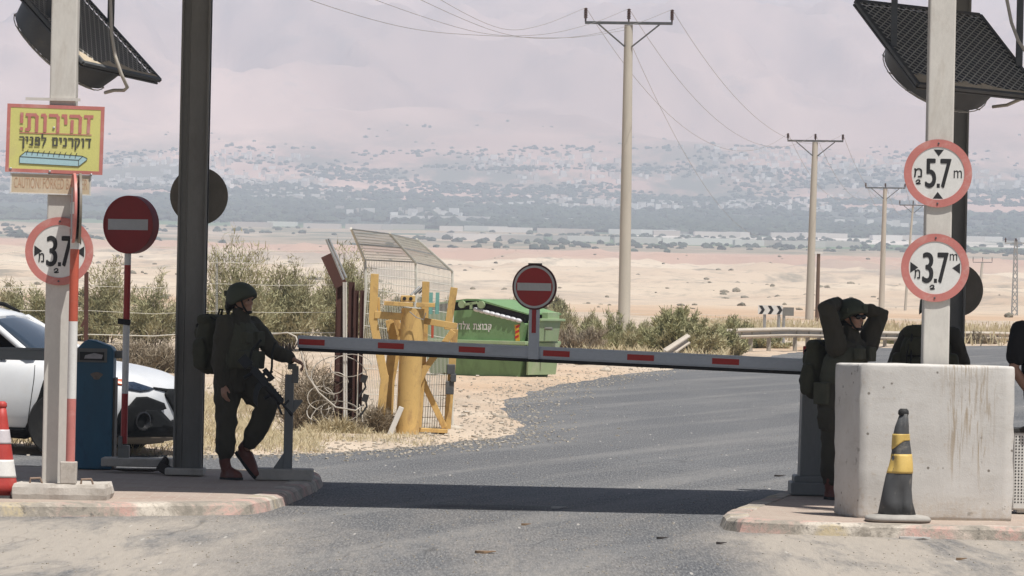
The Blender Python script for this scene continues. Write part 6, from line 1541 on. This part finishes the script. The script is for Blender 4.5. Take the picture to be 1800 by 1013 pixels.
# --- the soldier with raised arms behind the block
d2 = 43.15; o2 = W(1462, 876, d2); o2.z = ZI
J = lambda px, py, dd=0.0: W(px, py, d2 + dd) - o2
p2 = thing('person', 'soldier with sunglasses raising both arms to the back of the helmet behind the boom cabinet', 'person', o2)
f, r, u = basis((.80, -.60, 0)); hf = Vector((.72, -.69, -.12))
pel, wai, che, shl, nek = J(1470, 700), J(1476, 668), J(1487, 632), J(1494, 604), J(1495, 588)
sr, sl = J(1470, 600, -.15), J(1525, 600, .14); er, wr = J(1452, 542, -.20), J(1474, 533, .0); el, wl = J(1547, 552, .18), J(1519, 544, .12)
hr, hl = pel + r * .085, pel - r * .085; kr, ar = J(1463, 775, -.10), J(1459, 838, -.06); kl, al = J(1497, 775, .02), J(1494, 842, .08)
hc = J(1499, 556, -.02)
q = MB(); P, R = head_shape(q, hc, hf); limb(q, [nek - u * .03, nek + u * .02, hc - u * .06 - f * .01], [.06, .056, .052])
torso_shape(q, [(pel - u * .09, .14, .10), (pel, .16, .115), (wai, .14, .105), (che, .165, .12), (shl - u * .02, .16, .09), (shl + u * .035, .07, .06)], f, r)
for s_, e_, w_ in ((sr, er, wr), (sl, el, wl)): limb(q, [s_, s_.lerp(e_, .5), e_, w_], [.056, .050, .042, .029])
for h_, k_, a_ in ((hr, kr, ar), (hl, kl, al)): limb(q, [h_, h_.lerp(k_, .5), k_, k_.lerp(a_, .4), a_], [.085, .075, .055, .052, .036])
hand(q, wr, Vector((.85, .35, .25)), Vector((.3, .4, -.9)), Vector((.3, -.8, .4)), curl=(.4, .4, .3)); hand(q, wl, Vector((-.9, -.1, .2)), Vector((-.2, -.5, -.9)), Vector((.2, -.7, .5)), curl=(.4, .4, .3))
fuse(q, 'body', SKIN, p2, .006, 2)
q = MB(); torso_shape(q, [(pel - u * .10, .17, .13), (pel, .18, .135), (wai, .17, .13), (che, .18, .145), (shl - u * .01, .17, .11), (shl + u * .05, .08, .07)], f, r)
limb(q, [sr - u * .04, sr.lerp(er, .3), sr.lerp(er, .65), er, er.lerp(wr, .5), wr - (wr - er).normalized() * .01], [.088, .082, .080, .070, .058, .046])
limb(q, [sl - u * .04, sl.lerp(el, .3), sl.lerp(el, .65), el, el.lerp(wl, .5), wl - (wl - el).normalized() * .01], [.088, .084, .082, .072, .058, .046])
limb(q, [nek - u * .04, nek + u * .03, nek + u * .055], [.085, .076, .070])
fuse(q, 'shirt', CLOTH, p2, .009, 2, .018, 11, seed=2)
q = MB(); torso_shape(q, [(pel - u * .14, .13, .10), (pel - u * .02, .18, .14), (wai - u * .02, .17, .125)], f, r)
for h_, k_, a_ in ((hr, kr, ar), (hl, kl, al)): limb(q, [h_, h_.lerp(k_, .5), k_, k_.lerp(a_, .5), a_, a_ - u * .02], [.11, .10, .085, .082, .075, .060])
pouch(q, hr.lerp(kr, .5) + r * .10, f, r, u, .03, .17, .13); fuse(q, 'trousers', CLOTH, p2, .009, 2, .020, 10, seed=7)
boot(p2, J(1453, 874, .0), J(1478, 876, -.16), ar - u * .02, ar + u * .06); boot(p2, J(1490, 877, .10), J(1516, 878, -.06), al - u * .02, al + u * .06)
q = MB(); torso_shape(q, [(wai - u * .035, .18, .14), (wai + u * .02, .19, .15), (che, .20, .17), (shl - u * .07, .18, .145), (shl - u * .01, .135, .105)], f, r)
for a, b_, c_ in ((-.10, .175, .02), (0, .195, .02), (.10, .175, .02)): pouch(q, wai + f * b_ + r * a + u * (c_ + .02), f, r, u, .088, .15, .075)
pouch(q, che + f * .19 - r * .08 + u * .05, f, r, u, .10, .12, .06); pouch(q, che + f * .19 + r * .08 + u * .05, f, r, u, .10, .10, .05); pouch(q, wai - r * .20 + u * .05 + f * .05, f, r, u, .06, .16, .12); pouch(q, pel + r * .19 + u * .04 - f * .02, f, r, u, .05, .18, .14)
for s_ in (-1, 1): limb(q, [che + r * s_ * .09 + f * .12 + u * .05, shl + r * s_ * .09 + u * .055, che + r * s_ * .09 - f * .13], [.03, .03, .03])
fuse(q, 'vest', VESTC, p2, .008, 2, .006, 14, seed=19); helmet(p2, P, R, hc)
q = MB(); q.box(P(.135, 0, .075), (.02, .05, .045), R); q.box(P(.02, .128, .05), (.07, .02, .04), R); q.build('helmet_rail', HELM, p2, bevel=.005)
q = MB()
for s_ in (-1, 1): q.ell(P(.090, s_ * .034, -.004), (.014, .033, .023), R, 12, 8); q.tube([P(.080, s_ * .060, .0), P(.0, s_ * .083, .0)], .005, 6)
q.box(P(.098, 0, .006), (.012, .03, .012), R); q.build('sunglasses', GLS, p2, smooth=True)
q = MB(); q.ell(P(-.09, .0, -.03), (.05, .07, .06), R); q.ell(P(-.05, 0, .0), (.07, .085, .05), R); q.tube([P(-.11, .03, -.05), P(-.14, .06, -.08), P(-.13, .09, -.13)], [.02, .012, .005], 8, round_=True); fuse(q, 'hair', HAIR, p2, .007, 2, .006, 22)
rucksack('olive rucksack on the back of the soldier with raised arms', o2 + che - f * .165 - u * .12, f, r, u, .34, .46, .20, 13)

# --- the soldier seen from behind, half hidden by the right white post
d3 = 44.2; o3 = W(1628, 872, d3); o3.z = ZI
J = lambda px, py, dd=0.0: W(px, py, d3 + dd) - o3
p3 = thing('person', 'soldier standing with back turned behind the right white post', 'person', o3)
f, r, u = basis((.12, 1, 0))
pel, wai, che, shl, nek = J(1628, 698), J(1630, 665), J(1632, 622), J(1636, 590, .02), J(1638, 574, .03)
sr, sl = shl + r * .185, shl - r * .185; er, wr = J(1692, 640, .02), J(1676, 680, .12); el, wl = J(1572, 640, .02), J(1582, 684, .14)
hr, hl = pel + r * .09, pel - r * .09; kr, ar = J(1648, 775, .02), J(1650, 838, -.02); kl, al = J(1606, 775, .02), J(1604, 838, -.02); hc = J(1641, 544, .05)
q = MB(); P, R = head_shape(q, hc, f); limb(q, [nek - u * .03, nek + u * .02, hc - u * .06], [.06, .056, .052])
torso_shape(q, [(pel - u * .09, .14, .10), (pel, .16, .115), (wai, .14, .105), (che, .165, .12), (shl - u * .02, .16, .09), (shl + u * .035, .07, .06)], f, r)
for s_, e_, w_ in ((sr, er, wr), (sl, el, wl)): limb(q, [s_, s_.lerp(e_, .5), e_, w_], [.056, .050, .042, .029])
for h_, k_, a_ in ((hr, kr, ar), (hl, kl, al)): limb(q, [h_, h_.lerp(k_, .5), k_, k_.lerp(a_, .4), a_], [.085, .075, .055, .052, .036])
for w_, s_ in ((wr, -1), (wl, 1)): hand(q, w_, Vector((s_ * .3, .8, -.4)), Vector((s_ * .9, .1, 0)), Vector((0, .3, 1)))
fuse(q, 'body', SKIN, p3, .007, 2)
q = MB(); torso_shape(q, [(pel - u * .10, .17, .13), (pel, .18, .135), (wai, .17, .13), (che, .18, .145), (shl - u * .01, .18, .11), (shl + u * .05, .08, .07)], f, r)
for s_, e_, w_ in ((sr, er, wr), (sl, el, wl)): limb(q, [s_, s_.lerp(e_, .5), e_, e_.lerp(w_, .5), w_], [.082, .074, .066, .056, .045])
fuse(q, 'shirt', CLOTH, p3, .009, 3, .011, 11, seed=22)
q = MB(); torso_shape(q, [(pel - u * .14, .13, .10), (pel - u * .02, .18, .14), (wai - u * .02, .17, .125)], f, r)
for h_, k_, a_ in ((hr, kr, ar), (hl, kl, al)): limb(q, [h_, h_.lerp(k_, .5), k_, k_.lerp(a_, .5), a_, a_ - u * .02], [.11, .10, .085, .082, .075, .060])
fuse(q, 'trousers', CLOTH, p3, .01, 3, .012, 10, seed=27)
for a_ in (ar, al): b0 = Vector((a_.x, a_.y, .025)); boot(p3, b0 - f * .07, b0 + f * .19, a_ - u * .02, a_ + u * .06)
q = MB(); torso_shape(q, [(wai - u * .035, .18, .14), (che, .20, .165), (shl - u * .07, .18, .145), (shl - u * .01, .135, .105)], f, r); fuse(q, 'vest', VESTC, p3, .009, 2, .006, 14, seed=29)
helmet(p3, P, R, hc, strap=False)
rucksack('wide olive rucksack seen from behind, worn by the soldier behind the right white post', o3 + che - f * .16 - u * .08 - r * .02, f, r, u, .44, .54, .26, 17)

# --- the man in the black T-shirt cut by the right edge
d4 = 43.4; o4 = W(1836, 884, d4); o4.z = ZI
J = lambda px, py, dd=0.0: W(px, py, d4 + dd) - o4
p4 = thing('person', 'person in a black T-shirt standing at the right edge, bare arm bent forward', 'person', o4)
f, r, u = basis((.75, .66, 0))
pel, wai, che, shl, nek = J(1836, 702), J(1834, 668), J(1830, 618), J(1828, 576), J(1832, 556)
sl = J(1794, 584, -.05); el = J(1782, 648, -.08); wl = J(1822, 708, -.02); sr = J(1864, 584, .14); er = J(1880, 646, .12); wr = J(1884, 705, .16)
hr, hl = pel + r * .09, pel - r * .09; kr, ar = J(1846, 778, .05), J(1848, 852, .04); kl, al = J(1824, 778, -.05), J(1822, 852, -.06); hc = J(1836, 522)
q = MB(); P, R = head_shape(q, hc, f); limb(q, [nek - u * .03, nek + u * .02, hc - u * .06], [.06, .056, .052])
torso_shape(q, [(pel - u * .09, .15, .11), (pel, .165, .12), (wai, .155, .115), (che, .175, .125), (shl - u * .02, .17, .09), (shl + u * .035, .07, .06)], f, r)
for s_, e_, w_ in ((sr, er, wr), (sl, el, wl)): limb(q, [s_, s_.lerp(e_, .5), e_, e_.lerp(w_, .4), w_], [.060, .056, .046, .044, .030])
for h_, k_, a_ in ((hr, kr, ar), (hl, kl, al)): limb(q, [h_, h_.lerp(k_, .5), k_, k_.lerp(a_, .4), a_], [.085, .075, .055, .052, .036])
hand(q, wl, wl - el, f, u); hand(q, wr, wr - er, f * -1, f); fuse(q, 'body', SKIN, p4, .006, 2); eyes(p4, P, R)
q = MB(); torso_shape(q, [(pel - u * .03, .18, .14), (wai, .18, .14), (che, .195, .15), (shl - u * .01, .185, .11), (shl + u * .045, .085, .075)], f, r)
for s_, e_ in ((sr, er), (sl, el)): limb(q, [s_ + u * .01, s_.lerp(e_, .3), s_.lerp(e_, .66)], [.088, .088, .086])
fuse(q, 't_shirt', TSHIRT, p4, .009, 3, .010, 10, seed=31)
q = MB(); torso_shape(q, [(pel - u * .14, .13, .10), (pel - u * .02, .18, .14), (wai - u * .06, .175, .135)], f, r)
for h_, k_, a_ in ((hr, kr, ar), (hl, kl, al)): limb(q, [h_, h_.lerp(k_, .5), k_, k_.lerp(a_, .5), a_], [.108, .095, .078, .070, .066])
fuse(q, 'trousers', JEANS, p4, .01, 3, .008, 10, seed=37)
for a_ in (ar, al): b0 = Vector((a_.x, a_.y, .025)); boot(p4, b0 - f * .07, b0 + f * .19, a_ - u * .02, a_ + u * .02, nm='shoe')
q = MB(); q.ell(P(-.03, 0, .055), (.105, .086, .085), R); q.ell(P(-.06, 0, .0), (.07, .08, .07), R); fuse(q, 'hair', HAIR, p4, .008, 2, .004, 22)
# a small fire's smoke far off in the valley
def smoke():
    mt = bpy.data.materials.new('thin smoke'); mt.use_nodes = True; t = mt.node_tree; t.nodes.clear()
    pv = t.nodes.new('ShaderNodeVolumePrincipled'); pv.inputs['Color'].default_value = (.9, .9, .92, 1); pv.inputs['Density'].default_value = .035
    o = t.nodes.new('ShaderNodeOutputMaterial'); t.links.new(pv.outputs[0], o.inputs['Volume'])
    q = MB(); c = W(1228, 438, 4300)
    for a, b, r in ((0, 0, 9), (-8, 5, 8), (-14, 9, 7), (6, 3, 7), (18, 1, 8), (-22, 13, 5)): q.ell(c + Vector((a, 0, b)), (r * 1.3, r, r * .8), None, 14, 8)
    ob = fuse(q, 'smoke', mt, None, 1.6, 2, 1.2, .12)
    tag(ob, 'thin pale smoke drifting from a small fire far out on the valley floor', 'smoke', kind='stuff')
smoke()
# ------------------------------------------------------------------ the valley's dusty air
def haze():
    mt = bpy.data.materials.new('dusty air'); mt.use_nodes = True; t = mt.node_tree; t.nodes.clear()
    pv = t.nodes.new('ShaderNodeVolumePrincipled'); pv.inputs['Color'].default_value = (.745, .84, 1.0, 1)
    pv.inputs['Density'].default_value = 1.5e-4; pv.inputs['Anisotropy'].default_value = -0.22
    o = t.nodes.new('ShaderNodeOutputMaterial'); t.links.new(pv.outputs[0], o.inputs['Volume'])
    mb = MB(); y0, y1, zt = -120, 16200, 1400
    mb.box((0, (y0 + y1) / 2, (zt - 40) / 2), (20000, y1 - y0, zt + 40))
    h = mb.build('haze', mt); tag(h, 'pale dusty haze filling the valley air', 'haze', kind='stuff'); return h
haze()
